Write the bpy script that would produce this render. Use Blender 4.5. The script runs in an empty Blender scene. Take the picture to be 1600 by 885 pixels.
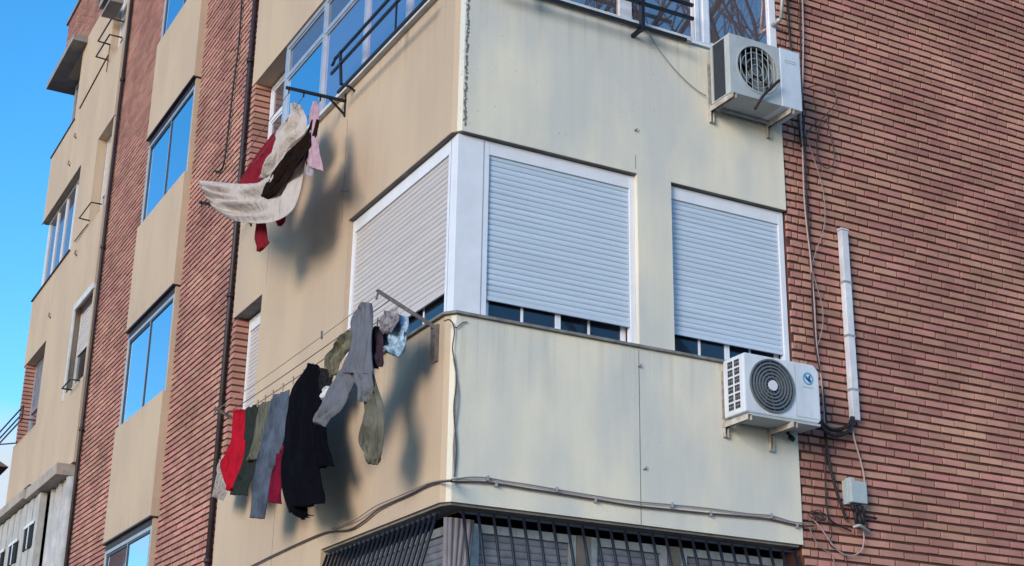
import bpy, bmesh, math, random
from mathutils import Vector, Matrix
random.seed(7)
sc = bpy.context.scene
col = sc.collection

# ------------------------------------------------------------------ measured world coordinates (metres) of the cloth edges and cables
CLOTH={'camisole': [((-0.44, 1.211, -0.34), (-0.44, 1.158, -0.343)), ((-0.445, 1.286, -0.374), (-0.445, 1.166, -0.383)), ((-0.45, 1.278, -0.428), (-0.45, 1.172, -0.433))],
 'camo': [((-0.3, 1.396, 0.089), (-0.3, 1.115, 0.143)), ((-0.3, 1.57, 0.072), (-0.3, 1.092, 0.064)), ((-0.3, 1.703, 0.043), (-0.3, 1.121, -0.007)), ((-0.3, 1.679, -0.023), (-0.3, 1.258, -0.048)),
          ((-0.3, 1.599, -0.097), (-0.3, 1.341, -0.11)), ((-0.3, 1.505, -0.174), (-0.3, 1.373, -0.165))],
 'coat': [((-0.3, 1.976, 0.06), (-0.3, 1.842, 0.03)), ((-0.307, 2.142, 0.018), (-0.307, 1.662, -0.114)), ((-0.313, 2.337, -0.051), (-0.313, 1.625, -0.241)),
          ((-0.32, 2.43, -0.192), (-0.32, 1.628, -0.379)), ((-0.327, 2.433, -0.326), (-0.327, 1.632, -0.504)), ((-0.333, 2.413, -0.496), (-0.333, 1.603, -0.667)),
          ((-0.34, 2.424, -0.658), (-0.34, 1.586, -0.835)), ((-0.347, 2.372, -0.831), (-0.347, 1.501, -1.004)), ((-0.353, 2.295, -0.979), (-0.353, 1.399, -1.123)),
          ((-0.36, 2.111, -1.152), (-0.36, 1.343, -1.203))],
 'coat_sleeve': [((-0.3, 1.807, -0.355), (-0.3, 1.661, -0.4)), ((-0.31, 1.744, -0.503), (-0.31, 1.525, -0.588)), ((-0.32, 1.666, -0.652), (-0.32, 1.44, -0.715)),
                 ((-0.33, 1.593, -0.782), (-0.33, 1.345, -0.832)), ((-0.34, 1.521, -0.904), (-0.34, 1.252, -0.936))],
 'coat_tail': [((-0.34, 2.073, -0.86), (-0.34, 1.837, -0.905)), ((-0.34, 2.044, -1.022), (-0.34, 1.78, -1.069)), ((-0.34, 1.96, -1.165), (-0.34, 1.728, -1.215)),
               ((-0.34, 1.818, -1.255), (-0.34, 1.613, -1.249))],
 'dark_top': [((-0.3, 1.792, -0.015), (-0.3, 1.545, -0.089)), ((-0.31, 1.753, -0.102), (-0.31, 1.451, -0.189)), ((-0.32, 1.701, -0.181), (-0.32, 1.428, -0.269)),
              ((-0.33, 1.608, -0.258), (-0.33, 1.477, -0.311))],
 'dark_towel': [((-0.45, 1.94, 2.234), (-0.45, 1.781, 2.185)), ((-0.474, 2.015, 2.15), (-0.474, 1.771, 2.048)), ((-0.499, 2.179, 2.113), (-0.499, 1.811, 1.944)),
                ((-0.523, 2.346, 2.076), (-0.523, 1.869, 1.86)), ((-0.547, 2.464, 2.018), (-0.547, 1.976, 1.788)), ((-0.571, 2.579, 1.932), (-0.571, 2.13, 1.71)),
                ((-0.596, 2.658, 1.832), (-0.596, 2.327, 1.671)), ((-0.62, 2.657, 1.751), (-0.62, 2.507, 1.677))],
 'green_shirt': [((-0.29, 3.684, 0.074), (-0.29, 3.29, 0.036)), ((-0.297, 3.609, -0.089), (-0.297, 3.303, -0.127)), ((-0.303, 3.605, -0.252), (-0.303, 3.154, -0.336)),
                 ((-0.31, 3.63, -0.438), (-0.31, 3.164, -0.507)), ((-0.317, 3.736, -0.583), (-0.317, 3.218, -0.634)), ((-0.323, 3.789, -0.657), (-0.323, 3.285, -0.703)),
                 ((-0.33, 3.774, -0.707), (-0.33, 3.277, -0.801))],
 'jeans': [((-0.33, 2.828, -0.038), (-0.33, 2.383, -0.054)), ((-0.336, 2.897, -0.177), (-0.336, 2.381, -0.228)), ((-0.341, 2.948, -0.327), (-0.341, 2.417, -0.441)),
           ((-0.347, 2.993, -0.5), (-0.347, 2.553, -0.611)), ((-0.353, 3.033, -0.623), (-0.353, 2.641, -0.715)), ((-0.359, 3.046, -0.79), (-0.359, 2.655, -0.877)),
           ((-0.364, 3.048, -0.93), (-0.364, 2.675, -1.005)), ((-0.37, 3.039, -1.042), (-0.37, 2.685, -1.106))],
 'lilac': [((-0.38, 2.209, 2.209), (-0.38, 2.089, 2.141)), ((-0.407, 2.177, 2.066), (-0.407, 1.943, 1.953)), ((-0.433, 2.078, 1.897), (-0.433, 1.816, 1.776)),
           ((-0.46, 1.948, 1.719), (-0.46, 1.848, 1.663))],
 'maroon': [((-0.31, 2.631, -0.419), (-0.31, 2.458, -0.428)), ((-0.314, 2.728, -0.511), (-0.314, 2.457, -0.539)), ((-0.318, 2.759, -0.617), (-0.318, 2.421, -0.667)),
            ((-0.322, 2.756, -0.728), (-0.322, 2.417, -0.793)), ((-0.326, 2.724, -0.828), (-0.326, 2.416, -0.895)), ((-0.33, 2.668, -0.969), (-0.33, 2.395, -1.028))],
 'olive_cloth': [((-0.45, 0.574, -0.41), (-0.45, 0.303, -0.417)), ((-0.444, 0.501, -0.534), (-0.444, 0.218, -0.584)), ((-0.438, 0.44, -0.672), (-0.438, 0.138, -0.723)),
                 ((-0.431, 0.467, -0.755), (-0.431, 0.119, -0.819)), ((-0.425, 0.53, -0.839), (-0.425, 0.125, -0.9)), ((-0.419, 0.548, -0.91), (-0.419, 0.142, -0.968)),
                 ((-0.413, 0.482, -0.989), (-0.413, 0.16, -1.037)), ((-0.406, 0.42, -1.047), (-0.406, 0.201, -1.091)), ((-0.4, 0.361, -1.09), (-0.4, 0.255, -1.13))],
 'olive_shirt': [((-0.31, 3.226, 0.007), (-0.31, 2.903, -0.023)), ((-0.317, 3.258, -0.152), (-0.317, 2.944, -0.21)), ((-0.323, 3.282, -0.34), (-0.323, 3.021, -0.378)),
                 ((-0.33, 3.405, -0.473), (-0.33, 3.089, -0.513))],
 'pale_cloth': [((-0.24, 4.493, -0.221), (-0.24, 4.283, -0.288)), ((-0.247, 4.516, -0.355), (-0.247, 4.159, -0.472)), ((-0.253, 4.542, -0.475), (-0.253, 4.125, -0.6)),
                ((-0.26, 4.576, -0.563), (-0.26, 4.198, -0.678))],
 'pants_leg1': [((-0.462, 0.906, -0.288), (-0.462, 0.545, -0.41)), ((-0.482, 1.008, -0.396), (-0.482, 0.619, -0.501)), ((-0.501, 1.088, -0.48), (-0.501, 0.669, -0.589)),
                ((-0.521, 1.133, -0.548), (-0.521, 0.734, -0.654)), ((-0.54, 1.137, -0.619), (-0.54, 0.856, -0.687)), ((-0.56, 1.105, -0.669), (-0.56, 0.914, -0.731))],
 'pants_leg2': [((-0.47, 0.579, -0.373), (-0.47, 0.252, -0.457)), ((-0.463, 0.519, -0.494), (-0.463, 0.241, -0.581)), ((-0.457, 0.464, -0.583), (-0.457, 0.274, -0.629)),
                ((-0.45, 0.426, -0.639), (-0.45, 0.307, -0.667))],
 'pants_top': [((-0.46, 0.436, 0.107), (-0.46, 0.375, 0.093)), ((-0.462, 0.586, 0.091), (-0.462, 0.338, 0.013)), ((-0.463, 0.709, 0.025), (-0.463, 0.325, -0.065)),
               ((-0.465, 0.679, -0.074), (-0.465, 0.32, -0.174)), ((-0.467, 0.71, -0.18), (-0.467, 0.302, -0.29)), ((-0.468, 0.82, -0.251), (-0.468, 0.262, -0.406)),
               ((-0.47, 0.909, -0.309), (-0.47, 0.248, -0.486))],
 'patterned': [((-0.36, 0.362, 0.018), (-0.36, 0.121, -0.009)), ((-0.367, 0.399, -0.037), (-0.367, 0.087, -0.092)), ((-0.373, 0.353, -0.105), (-0.373, 0.11, -0.154)),
               ((-0.38, 0.298, -0.156), (-0.38, 0.159, -0.18))],
 'pink': [((-0.42, 2.008, 2.458), (-0.42, 1.926, 2.422)), ((-0.433, 2.036, 2.373), (-0.433, 1.825, 2.288)), ((-0.447, 1.993, 2.227), (-0.447, 1.782, 2.138)),
          ((-0.46, 1.966, 2.09), (-0.46, 1.739, 1.99)), ((-0.473, 1.938, 1.953), (-0.473, 1.632, 1.812)), ((-0.487, 1.898, 1.832), (-0.487, 1.498, 1.638)),
          ((-0.5, 1.785, 1.724), (-0.5, 1.452, 1.559))],
 'purple_top': [((-0.38, 0.495, -0.056), (-0.38, 0.376, -0.07)), ((-0.385, 0.498, -0.135), (-0.385, 0.283, -0.185)), ((-0.39, 0.487, -0.228), (-0.39, 0.262, -0.274)),
                ((-0.395, 0.441, -0.319), (-0.395, 0.254, -0.349)), ((-0.4, 0.398, -0.394), (-0.4, 0.258, -0.411))],
 'rag': [((-0.45, 2.791, 1.65), (-0.45, 2.457, 1.543)), ((-0.45, 2.745, 1.59), (-0.45, 2.466, 1.503)), ((-0.45, 2.685, 1.538), (-0.45, 2.493, 1.476)), ((-0.45, 2.626, 1.493), (-0.45, 2.556, 1.468))],
 'red_shirt': [((-0.3, 3.982, 0.141), (-0.3, 3.635, 0.067)), ((-0.306, 3.984, -0.007), (-0.306, 3.601, -0.086)), ((-0.311, 3.985, -0.161), (-0.311, 3.545, -0.254)),
               ((-0.317, 4.079, -0.24), (-0.317, 3.541, -0.35)), ((-0.323, 4.211, -0.325), (-0.323, 3.534, -0.458)), ((-0.329, 4.057, -0.483), (-0.329, 3.615, -0.566)),
               ((-0.334, 3.939, -0.583), (-0.334, 3.65, -0.648)), ((-0.34, 3.849, -0.654), (-0.34, 3.752, -0.677))],
 'red_towel': [((-0.3, 3.476, 2.801), (-0.3, 3.238, 2.594)), ((-0.34, 3.566, 2.719), (-0.34, 3.1, 2.448)), ((-0.38, 3.654, 2.622), (-0.38, 3.128, 2.358)),
               ((-0.42, 3.742, 2.524), (-0.42, 3.173, 2.261)), ((-0.46, 3.835, 2.442), (-0.46, 3.217, 2.164)), ((-0.5, 3.808, 2.341), (-0.5, 3.225, 2.067))],
 'scarf': [((-0.28, 0.332, -0.006), (-0.28, 0.127, -0.046)), ((-0.292, 0.427, -0.05), (-0.292, 0.048, -0.139)), ((-0.304, 0.45, -0.125), (-0.304, 0.037, -0.211)),
           ((-0.316, 0.425, -0.208), (-0.316, 0.048, -0.277)), ((-0.328, 0.333, -0.278), (-0.328, 0.082, -0.336)), ((-0.34, 0.198, -0.34), (-0.34, 0.095, -0.372))],
 'sheet_body': [((-0.42, 2.789, 2.239), (-0.42, 2.083, 2.08)), ((-0.467, 2.845, 2.148), (-0.467, 2.04, 1.832)), ((-0.514, 3.043, 2.072), (-0.514, 1.993, 1.575)),
                ((-0.561, 3.28, 2.139), (-0.561, 2.022, 1.41)), ((-0.609, 3.535, 2.233), (-0.609, 2.301, 1.399)), ((-0.656, 3.824, 2.339), (-0.656, 2.724, 1.515)),
                ((-0.703, 4.108, 2.444), (-0.703, 3.28, 1.74)), ((-0.75, 4.336, 2.528), (-0.75, 3.696, 1.99))],
 'sheet_flap': [((-0.35, 2.671, 2.747), (-0.35, 2.581, 2.701)), ((-0.371, 2.83, 2.646), (-0.371, 2.303, 2.447)), ((-0.393, 2.984, 2.593), (-0.393, 2.27, 2.307)),
                ((-0.414, 2.981, 2.527), (-0.414, 2.317, 2.258)), ((-0.436, 2.864, 2.409), (-0.436, 2.446, 2.225)), ((-0.457, 2.854, 2.308), (-0.457, 2.523, 2.156)),
                ((-0.479, 2.893, 2.203), (-0.479, 2.58, 2.073)), ((-0.5, 3.056, 2.106), (-0.5, 2.688, 1.99))],
 'sock': [((-0.5, 3.11, 1.709), (-0.5, 2.884, 1.629)), ((-0.5, 3.132, 1.647), (-0.5, 2.829, 1.529)), ((-0.5, 3.145, 1.551), (-0.5, 2.77, 1.409)), ((-0.5, 3.117, 1.503), (-0.5, 2.726, 1.357)),
          ((-0.5, 3.045, 1.416), (-0.5, 2.842, 1.347)), ((-0.5, 3.019, 1.376), (-0.5, 2.962, 1.351))]}
CABLE={'ac1_wire': (0.004, [(1.729, -0.02, 2.831), (1.766, -0.02, 2.744), (1.853, -0.02, 2.635), (1.979, -0.02, 2.513), (2.118, -0.02, 2.412), (2.234, -0.02, 2.352), (2.318, -0.02, 2.325)]),
 'bandL1': (0.009,
            [(-0.02, -0.136, -1.271), (-0.02, 0.068, -1.242), (-0.02, 0.267, -1.233), (-0.02, 0.537, -1.244), (-0.02, 0.818, -1.246), (-0.02, 1.111, -1.259), (-0.02, 1.376, -1.303),
             (-0.02, 1.667, -1.322), (-0.02, 2.147, -1.267), (-0.02, 2.727, -1.263), (-0.02, 3.435, -1.276), (-0.02, 3.942, -1.291), (-0.02, 4.576, -1.313)]),
 'bandL2': (0.006,
            [(-0.03, -0.156, -1.267), (-0.03, 0.048, -1.238), (-0.03, 0.247, -1.224), (-0.03, 0.517, -1.226), (-0.03, 0.833, -1.226), (-0.03, 1.152, -1.229), (-0.03, 1.522, -1.266),
             (-0.03, 1.985, -1.262)]),
 'bandR1': (0.005,
            [(0.055, -0.02, -1.227), (0.189, -0.02, -1.197), (0.325, -0.02, -1.186), (0.468, -0.02, -1.192), (0.675, -0.02, -1.195), (0.886, -0.02, -1.203), (1.21, -0.02, -1.213),
             (1.514, -0.02, -1.217), (1.883, -0.02, -1.204), (2.234, -0.02, -1.195), (2.595, -0.02, -1.195), (2.81, -0.02, -1.187), (3.027, -0.02, -1.214), (3.218, -0.02, -1.204)]),
 'bandR2': (0.0075,
            [(0.056, -0.02, -1.245), (0.24, -0.02, -1.223), (0.392, -0.02, -1.219), (0.676, -0.02, -1.227), (0.887, -0.02, -1.231), (1.21, -0.02, -1.241), (1.513, -0.02, -1.25),
             (1.882, -0.02, -1.243), (2.233, -0.02, -1.234), (2.594, -0.02, -1.22), (2.809, -0.02, -1.217), (3.058, -0.02, -1.236), (3.23, -0.02, -1.224)]),
 'coil_lower': (0.005,
                [(3.558, -0.02, 2.418), (3.52, -0.02, 2.29), (3.488, -0.02, 2.14), (3.501, -0.02, 2.021), (3.56, -0.02, 1.955), (3.625, -0.02, 1.963), (3.681, -0.02, 2.05), (3.675, -0.02, 2.16),
                 (3.65, -0.02, 2.303), (3.616, -0.02, 2.432)]),
 'coil_upper': (0.005,
                [(3.351, -0.02, 2.642), (3.426, -0.02, 2.693), (3.544, -0.02, 2.743), (3.661, -0.02, 2.748), (3.731, -0.02, 2.708), (3.748, -0.02, 2.649), (3.698, -0.02, 2.566), (3.596, -0.02, 2.452),
                 (3.474, -0.02, 2.341), (3.397, -0.02, 2.248), (3.336, -0.02, 2.19)]),
 'corner_cable': (0.005,
                  [(-0.049, -0.012, -0.085), (-0.009, -0.012, -0.068), (0.023, -0.012, -0.097), (0.035, -0.012, -0.167), (0.024, -0.012, -0.28), (0.048, -0.012, -0.396), (0.062, -0.012, -0.536),
                   (0.048, -0.012, -0.726), (0.077, -0.012, -1.0), (0.068, -0.012, -1.206)]),
 'corner_cable2': (0.004, [(0.029, -0.012, -0.11), (0.054, -0.012, -0.116), (0.094, -0.012, -0.075), (0.135, -0.012, -0.058)]),
 'corner_cable3': (0.004, [(0.031, -0.012, -0.351), (0.061, -0.012, -0.489), (0.08, -0.012, -0.628), (0.063, -0.012, -0.863), (0.052, -0.012, -1.003), (0.068, -0.012, -1.183)]),
 'drain_black': (0.012, [(3.399, -0.02, -0.385), (3.406, -0.02, -0.571), (3.432, -0.02, -0.752), (3.473, -0.02, -0.904), (3.522, -0.02, -1.039), (3.56, -0.02, -1.138)]),
 'hose1': (0.016, [(3.184, -0.2, -0.402), (3.308, -0.12, -0.414), (3.436, -0.06, -0.421), (3.553, -0.05, -0.398), (3.646, -0.04, -0.34), (3.676, -0.035, -0.28)]),
 'hose2': (0.016, [(3.183, -0.2, -0.428), (3.305, -0.12, -0.457), (3.446, -0.06, -0.468), (3.562, -0.05, -0.444), (3.657, -0.04, -0.37), (3.689, -0.035, -0.278)]),
 'left_cable': (0.012, [(0.06, 6.173, 6.042), (0.06, 6.124, 5.147), (0.06, 6.199, 4.588), (0.06, 6.246, 4.027), (0.06, 6.334, 3.638), (0.06, 6.694, 3.729)]),
 'loop_pale': (0.004,
               [(3.364, -0.02, 2.283), (3.409, -0.02, 2.121), (3.468, -0.02, 1.952), (3.514, -0.02, 1.798), (3.538, -0.02, 1.641), (3.531, -0.02, 1.442), (3.485, -0.02, 1.297), (3.42, -0.02, 1.155),
                (3.363, -0.02, 1.016), (3.335, -0.02, 0.907)]),
 'loop_pale2': (0.004, [(3.352, -0.02, 0.968), (3.403, -0.02, 0.805), (3.446, -0.02, 0.642), (3.434, -0.02, 0.47), (3.374, -0.02, 0.293)]),
 'pink_drop': (0.007, [(3.678, -0.02, -0.331), (3.706, -0.02, -0.478), (3.748, -0.02, -0.623), (3.777, -0.02, -0.763), (3.77, -0.02, -0.922), (3.746, -0.02, -1.056), (3.702, -0.02, -1.175)]),
 'pink_tail': (0.006,
               [(3.732, -0.02, -1.213), (3.732, -0.02, -1.29), (3.699, -0.02, -1.37), (3.616, -0.02, -1.419), (3.512, -0.02, -1.419), (3.413, -0.02, -1.362), (3.329, -0.02, -1.269),
                (3.257, -0.02, -1.2), (3.22, -0.02, -1.174)]),
 'riser_black2': (0.009, [(3.206, -0.02, 3.778), (3.256, -0.02, 3.398), (3.254, -0.02, 3.138), (3.282, -0.02, 2.889), (3.297, -0.02, 2.452), (3.316, -0.02, 2.087)]),
 'riser_dark': (0.007,
                [(3.415, -0.02, 3.977), (3.397, -0.02, 3.571), (3.37, -0.02, 3.041), (3.353, -0.02, 2.342), (3.354, -0.02, 2.035), (3.344, -0.02, 1.67), (3.345, -0.02, 1.374), (3.356, -0.02, 1.026),
                 (3.34, -0.02, 0.68), (3.347, -0.02, 0.288), (3.398, -0.02, -0.034), (3.415, -0.02, -0.356), (3.392, -0.02, -0.572), (3.369, -0.02, -0.89), (3.374, -0.02, -1.096),
                 (3.414, -0.02, -1.169), (3.606, -0.02, -1.226)]),
 'riser_pale': (0.007,
                [(3.445, -0.02, 3.987), (3.426, -0.02, 3.58), (3.408, -0.02, 3.181), (3.371, -0.02, 2.723), (3.325, -0.02, 2.335), (3.326, -0.02, 2.028), (3.316, -0.02, 1.664), (3.324, -0.02, 1.369),
                 (3.346, -0.02, 1.082), (3.36, -0.02, 0.683), (3.36, -0.02, 0.29), (3.388, -0.02, 0.019), (3.396, -0.02, -0.251), (3.395, -0.02, -0.439)]),
 'rope_hook': (0.004, [(-0.04, 2.049, 1.719), (-0.05, 2.129, 1.729), (-0.05, 2.21, 1.777)]),
 'tail_dark': (0.005, [(3.388, -0.02, -1.171), (3.406, -0.02, -1.272), (3.375, -0.02, -1.351), (3.462, -0.02, -1.393), (3.537, -0.02, -1.426), (3.544, -0.02, -1.587)]),
 'tail_thin': (0.004, [(3.178, -0.02, -1.229), (3.223, -0.02, -1.325), (3.307, -0.02, -1.398), (3.395, -0.02, -1.43), (3.409, -0.02, -1.499), (3.4, -0.02, -1.625)]),
 'tangle0': (0.004,
             [(3.326, -0.02, -1.132), (3.304, -0.02, -1.17), (3.259, -0.02, -1.184), (3.226, -0.02, -1.162), (3.229, -0.02, -1.122), (3.266, -0.02, -1.093), (3.31, -0.02, -1.098),
              (3.326, -0.02, -1.133), (3.303, -0.02, -1.171)]),
 'tangle1': (0.004,
             [(3.302, -0.026, -1.173), (3.248, -0.026, -1.151), (3.21, -0.026, -1.12), (3.217, -0.026, -1.104), (3.264, -0.026, -1.114), (3.315, -0.026, -1.143), (3.331, -0.026, -1.169),
              (3.301, -0.026, -1.172), (3.247, -0.026, -1.15)]),
 'tangle2': (0.004,
             [(3.234, -0.032, -1.117), (3.191, -0.032, -1.113), (3.204, -0.032, -1.13), (3.262, -0.032, -1.155), (3.322, -0.032, -1.169), (3.338, -0.032, -1.161), (3.298, -0.032, -1.138),
              (3.233, -0.032, -1.117), (3.191, -0.032, -1.113)]),
 'tangle3': (0.004,
             [(3.17, -0.038, -1.143), (3.192, -0.038, -1.167), (3.265, -0.038, -1.172), (3.333, -0.038, -1.154), (3.346, -0.038, -1.127), (3.293, -0.038, -1.112), (3.214, -0.038, -1.119),
              (3.17, -0.038, -1.144), (3.193, -0.038, -1.167)])}

# ------------------------------------------------------------------ materials
def srgb(r, g, b):
    f = lambda c: (c/255/12.92) if c/255 <= .04045 else ((c/255+.055)/1.055)**2.4
    return (f(r), f(g), f(b), 1)
def mat(name, base, rough=.6, metal=0, var=.0, scale=3, bump=0, bscale=60, spec=.4, var2=None, stretch=None, island=0, sheen=0, trans=0):
    m = bpy.data.materials.new(name); m.use_nodes = True
    nt = m.node_tree; N = nt.nodes; Lk = nt.links
    b = N['Principled BSDF']
    b.inputs['Base Color'].default_value = (*base[:3], 1)
    b.inputs['Roughness'].default_value = rough
    b.inputs['Metallic'].default_value = metal
    b.inputs['Specular IOR Level'].default_value = spec
    if sheen: b.inputs['Sheen Weight'].default_value = sheen
    tc = N.new('ShaderNodeTexCoord'); mp = N.new('ShaderNodeMapping'); Lk.new(tc.outputs['Object'], mp.inputs['Vector'])
    if stretch: mp.inputs['Scale'].default_value = stretch
    out = None
    if var:
        n = N.new('ShaderNodeTexNoise'); n.inputs['Scale'].default_value = scale; n.inputs['Detail'].default_value = 6; n.inputs['Roughness'].default_value = .62
        Lk.new(mp.outputs[0], n.inputs['Vector'])
        r = N.new('ShaderNodeValToRGB'); r.color_ramp.elements[0].position = .32; r.color_ramp.elements[1].position = .68
        c2 = var2 if var2 else [c*(1-var) for c in base[:3]]
        r.color_ramp.elements[0].color = (*c2[:3], 1)
        r.color_ramp.elements[1].color = (*[min(1, c*(1+var*.35)) for c in base[:3]], 1)
        Lk.new(n.outputs['Fac'], r.inputs['Fac']); out = r.outputs['Color']
        Lk.new(out, b.inputs['Base Color'])
    if island:
        g = N.new('ShaderNodeNewGeometry'); h = N.new('ShaderNodeHueSaturation')
        mr = N.new('ShaderNodeMapRange'); mr.inputs['To Min'].default_value = 1-island; mr.inputs['To Max'].default_value = 1+island
        Lk.new(g.outputs['Random Per Island'], mr.inputs['Value']); Lk.new(mr.outputs[0], h.inputs['Value'])
        mr2 = N.new('ShaderNodeMath'); mr2.operation = 'MULTIPLY'; mr2.inputs[1].default_value = 17.3
        fr = N.new('ShaderNodeMath'); fr.operation = 'FRACT'; Lk.new(g.outputs['Random Per Island'], mr2.inputs[0]); Lk.new(mr2.outputs[0], fr.inputs[0])
        mr3 = N.new('ShaderNodeMapRange'); mr3.inputs['To Min'].default_value = .49; mr3.inputs['To Max'].default_value = .515
        Lk.new(fr.outputs[0], mr3.inputs['Value']); Lk.new(mr3.outputs[0], h.inputs['Hue'])
        if out: Lk.new(out, h.inputs['Color'])
        else: h.inputs['Color'].default_value = (*base[:3], 1)
        Lk.new(h.outputs[0], b.inputs['Base Color'])
    if bump:
        n2 = N.new('ShaderNodeTexNoise'); n2.inputs['Scale'].default_value = bscale; n2.inputs['Detail'].default_value = 5
        Lk.new(mp.outputs[0], n2.inputs['Vector'])
        bp = N.new('ShaderNodeBump'); bp.inputs['Strength'].default_value = bump; bp.inputs['Distance'].default_value = .01
        Lk.new(n2.outputs['Fac'], bp.inputs['Height']); Lk.new(bp.outputs[0], b.inputs['Normal'])
    if trans:
        tl = N.new('ShaderNodeBsdfTranslucent'); tl.inputs['Color'].default_value = (*base[:3], 1)
        mx = N.new('ShaderNodeMixShader'); mx.inputs[0].default_value = trans
        Lk.new(b.outputs[0], mx.inputs[1]); Lk.new(tl.outputs[0], mx.inputs[2])
        Lk.new(mx.outputs[0], N['Material Output'].inputs['Surface'])
    return m

def render_mat(name, base, patch, mould):
    """painted render: broad patches of a second tone, fine grain, rain streaks, mould with its own ragged shape beside the corner"""
    m = bpy.data.materials.new(name); m.use_nodes = True
    nt = m.node_tree; N = nt.nodes; Lk = nt.links; b = N['Principled BSDF']
    b.inputs['Roughness'].default_value = .85; b.inputs['Specular IOR Level'].default_value = .25
    tc = N.new('ShaderNodeTexCoord')
    def noise(scale, det, sx=1, sy=1, sz=1, off=(0, 0, 0)):
        mp = N.new('ShaderNodeMapping'); mp.inputs['Scale'].default_value = (sx, sy, sz); mp.inputs['Location'].default_value = off
        Lk.new(tc.outputs['Object'], mp.inputs['Vector'])
        n = N.new('ShaderNodeTexNoise'); n.inputs['Scale'].default_value = scale; n.inputs['Detail'].default_value = det
        Lk.new(mp.outputs[0], n.inputs['Vector']); return n.outputs['Fac']
    def ramp(v, a, c, ca, cb):
        r = N.new('ShaderNodeValToRGB'); r.color_ramp.elements[0].position = a; r.color_ramp.elements[1].position = c
        r.color_ramp.elements[0].color = (*ca[:3], 1); r.color_ramp.elements[1].color = (*cb[:3], 1)
        Lk.new(v, r.inputs['Fac']); return r.outputs['Color']
    def mix(f, a, c, mode='MIX'):
        x = N.new('ShaderNodeMix'); x.data_type = 'RGBA'; x.blend_type = mode
        if isinstance(f, float): x.inputs[0].default_value = f
        else: Lk.new(f, x.inputs[0])
        Lk.new(a, x.inputs[6]); 
        if isinstance(c, tuple): x.inputs[7].default_value = (*c[:3], 1)
        else: Lk.new(c, x.inputs[7])
        return x.outputs[2]
    c0 = ramp(noise(1.1, 3, 1.3, 1.3, .55), .42, .6, base, patch)
    streak = ramp(noise(7, 5, 2.2, 2.2, .12), .3, .7, (.93, .925, .92), (1, 1, 1))
    c1 = mix(.55, c0, streak, 'MULTIPLY')
    grain = ramp(noise(95, 3), .3, .7, (.9, .9, .9), (1.04, 1.04, 1.04))
    c2 = mix(.6, c1, grain, 'MULTIPLY')
    # dirt runs washed down from the sills: they start at each sill and thin out below it
    sp_ = N.new('ShaderNodeSeparateXYZ'); Lk.new(tc.outputs['Object'], sp_.inputs[0])
    def band(zt, ln):
        q = N.new('ShaderNodeMapRange'); q.inputs['From Min'].default_value = zt-ln; q.inputs['From Max'].default_value = zt; q.interpolation_type = 'SMOOTHSTEP'
        Lk.new(sp_.outputs[2], q.inputs['Value']); g_ = N.new('ShaderNodeMath'); g_.operation = 'LESS_THAN'; g_.inputs[1].default_value = zt+.03
        Lk.new(sp_.outputs[2], g_.inputs[0]); m_ = N.new('ShaderNodeMath'); m_.operation = 'MULTIPLY'; Lk.new(q.outputs[0], m_.inputs[0]); Lk.new(g_.outputs[0], m_.inputs[1]); return m_.outputs[0]
    ad = N.new('ShaderNodeMath'); ad.operation = 'ADD'; Lk.new(band(0, .75), ad.inputs[0]); Lk.new(band(2.79, .6), ad.inputs[1])
    run = N.new('ShaderNodeMapRange'); run.inputs['From Min'].default_value = .50; run.inputs['From Max'].default_value = .66
    Lk.new(noise(9, 6, 1.6, 1.6, .05, (2, 5, 0)), run.inputs['Value'])
    fm = N.new('ShaderNodeMath'); fm.operation = 'MULTIPLY'; Lk.new(ad.outputs[0], fm.inputs[0]); Lk.new(run.outputs[0], fm.inputs[1])
    fm2 = N.new('ShaderNodeMath'); fm2.operation = 'MULTIPLY'; fm2.inputs[1].default_value = .2; Lk.new(fm.outputs[0], fm2.inputs[0])
    c2 = mix(fm2.outputs[0], c2, (.20, .185, .15))
    if mould:
        sep = N.new('ShaderNodeSeparateXYZ'); Lk.new(tc.outputs['Object'], sep.inputs[0])
        def mth(op, a, c=None, cl=False):
            x = N.new('ShaderNodeMath'); x.operation = op; x.use_clamp = cl
            for i, v in enumerate((a, c)):
                if v is None: continue
                if isinstance(v, (int, float)): x.inputs[i].default_value = v
                else: Lk.new(v, x.inputs[i])
            return x.outputs[0]
        dx = mth('ABSOLUTE', mth('SUBTRACT', sep.outputs[0], .078))
        near = mth('SUBTRACT', 1, mth('DIVIDE', dx, .026), True)
        up = mth('GREATER_THAN', sep.outputs[2], 1.5)
        onf = mth('LESS_THAN', sep.outputs[1], .02)
        spk = mth('GREATER_THAN', mth('ADD', mth('MULTIPLY', near, .36), noise(38, 4)), .72)
        f = mth('MULTIPLY', mth('MULTIPLY', spk, up), onf)
        c2 = mix(mth('MULTIPLY', f, .8), c2, (.055, .06, .045))
        near2 = mth('SUBTRACT', 1, mth('DIVIDE', dx, .25), True)
        spk2 = mth('GREATER_THAN', mth('ADD', mth('MULTIPLY', near2, .12), noise(30, 5, off=(3, 1, 2))), .755)
        c2 = mix(mth('MULTIPLY', mth('MULTIPLY', spk2, up), .35), c2, (.12, .12, .10))
    Lk.new(c2, b.inputs['Base Color'])
    bp = N.new('ShaderNodeBump'); bp.inputs['Strength'].default_value = .35; bp.inputs['Distance'].default_value = .006
    Lk.new(noise(70, 6), bp.inputs['Height']); 
    bp2 = N.new('ShaderNodeBump'); bp2.inputs['Strength'].default_value = .25; bp2.inputs['Distance'].default_value = .03
    Lk.new(noise(2.5, 3), bp2.inputs['Height']); Lk.new(bp.outputs[0], bp2.inputs['Normal']); Lk.new(bp2.outputs[0], b.inputs['Normal'])
    return m

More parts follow.
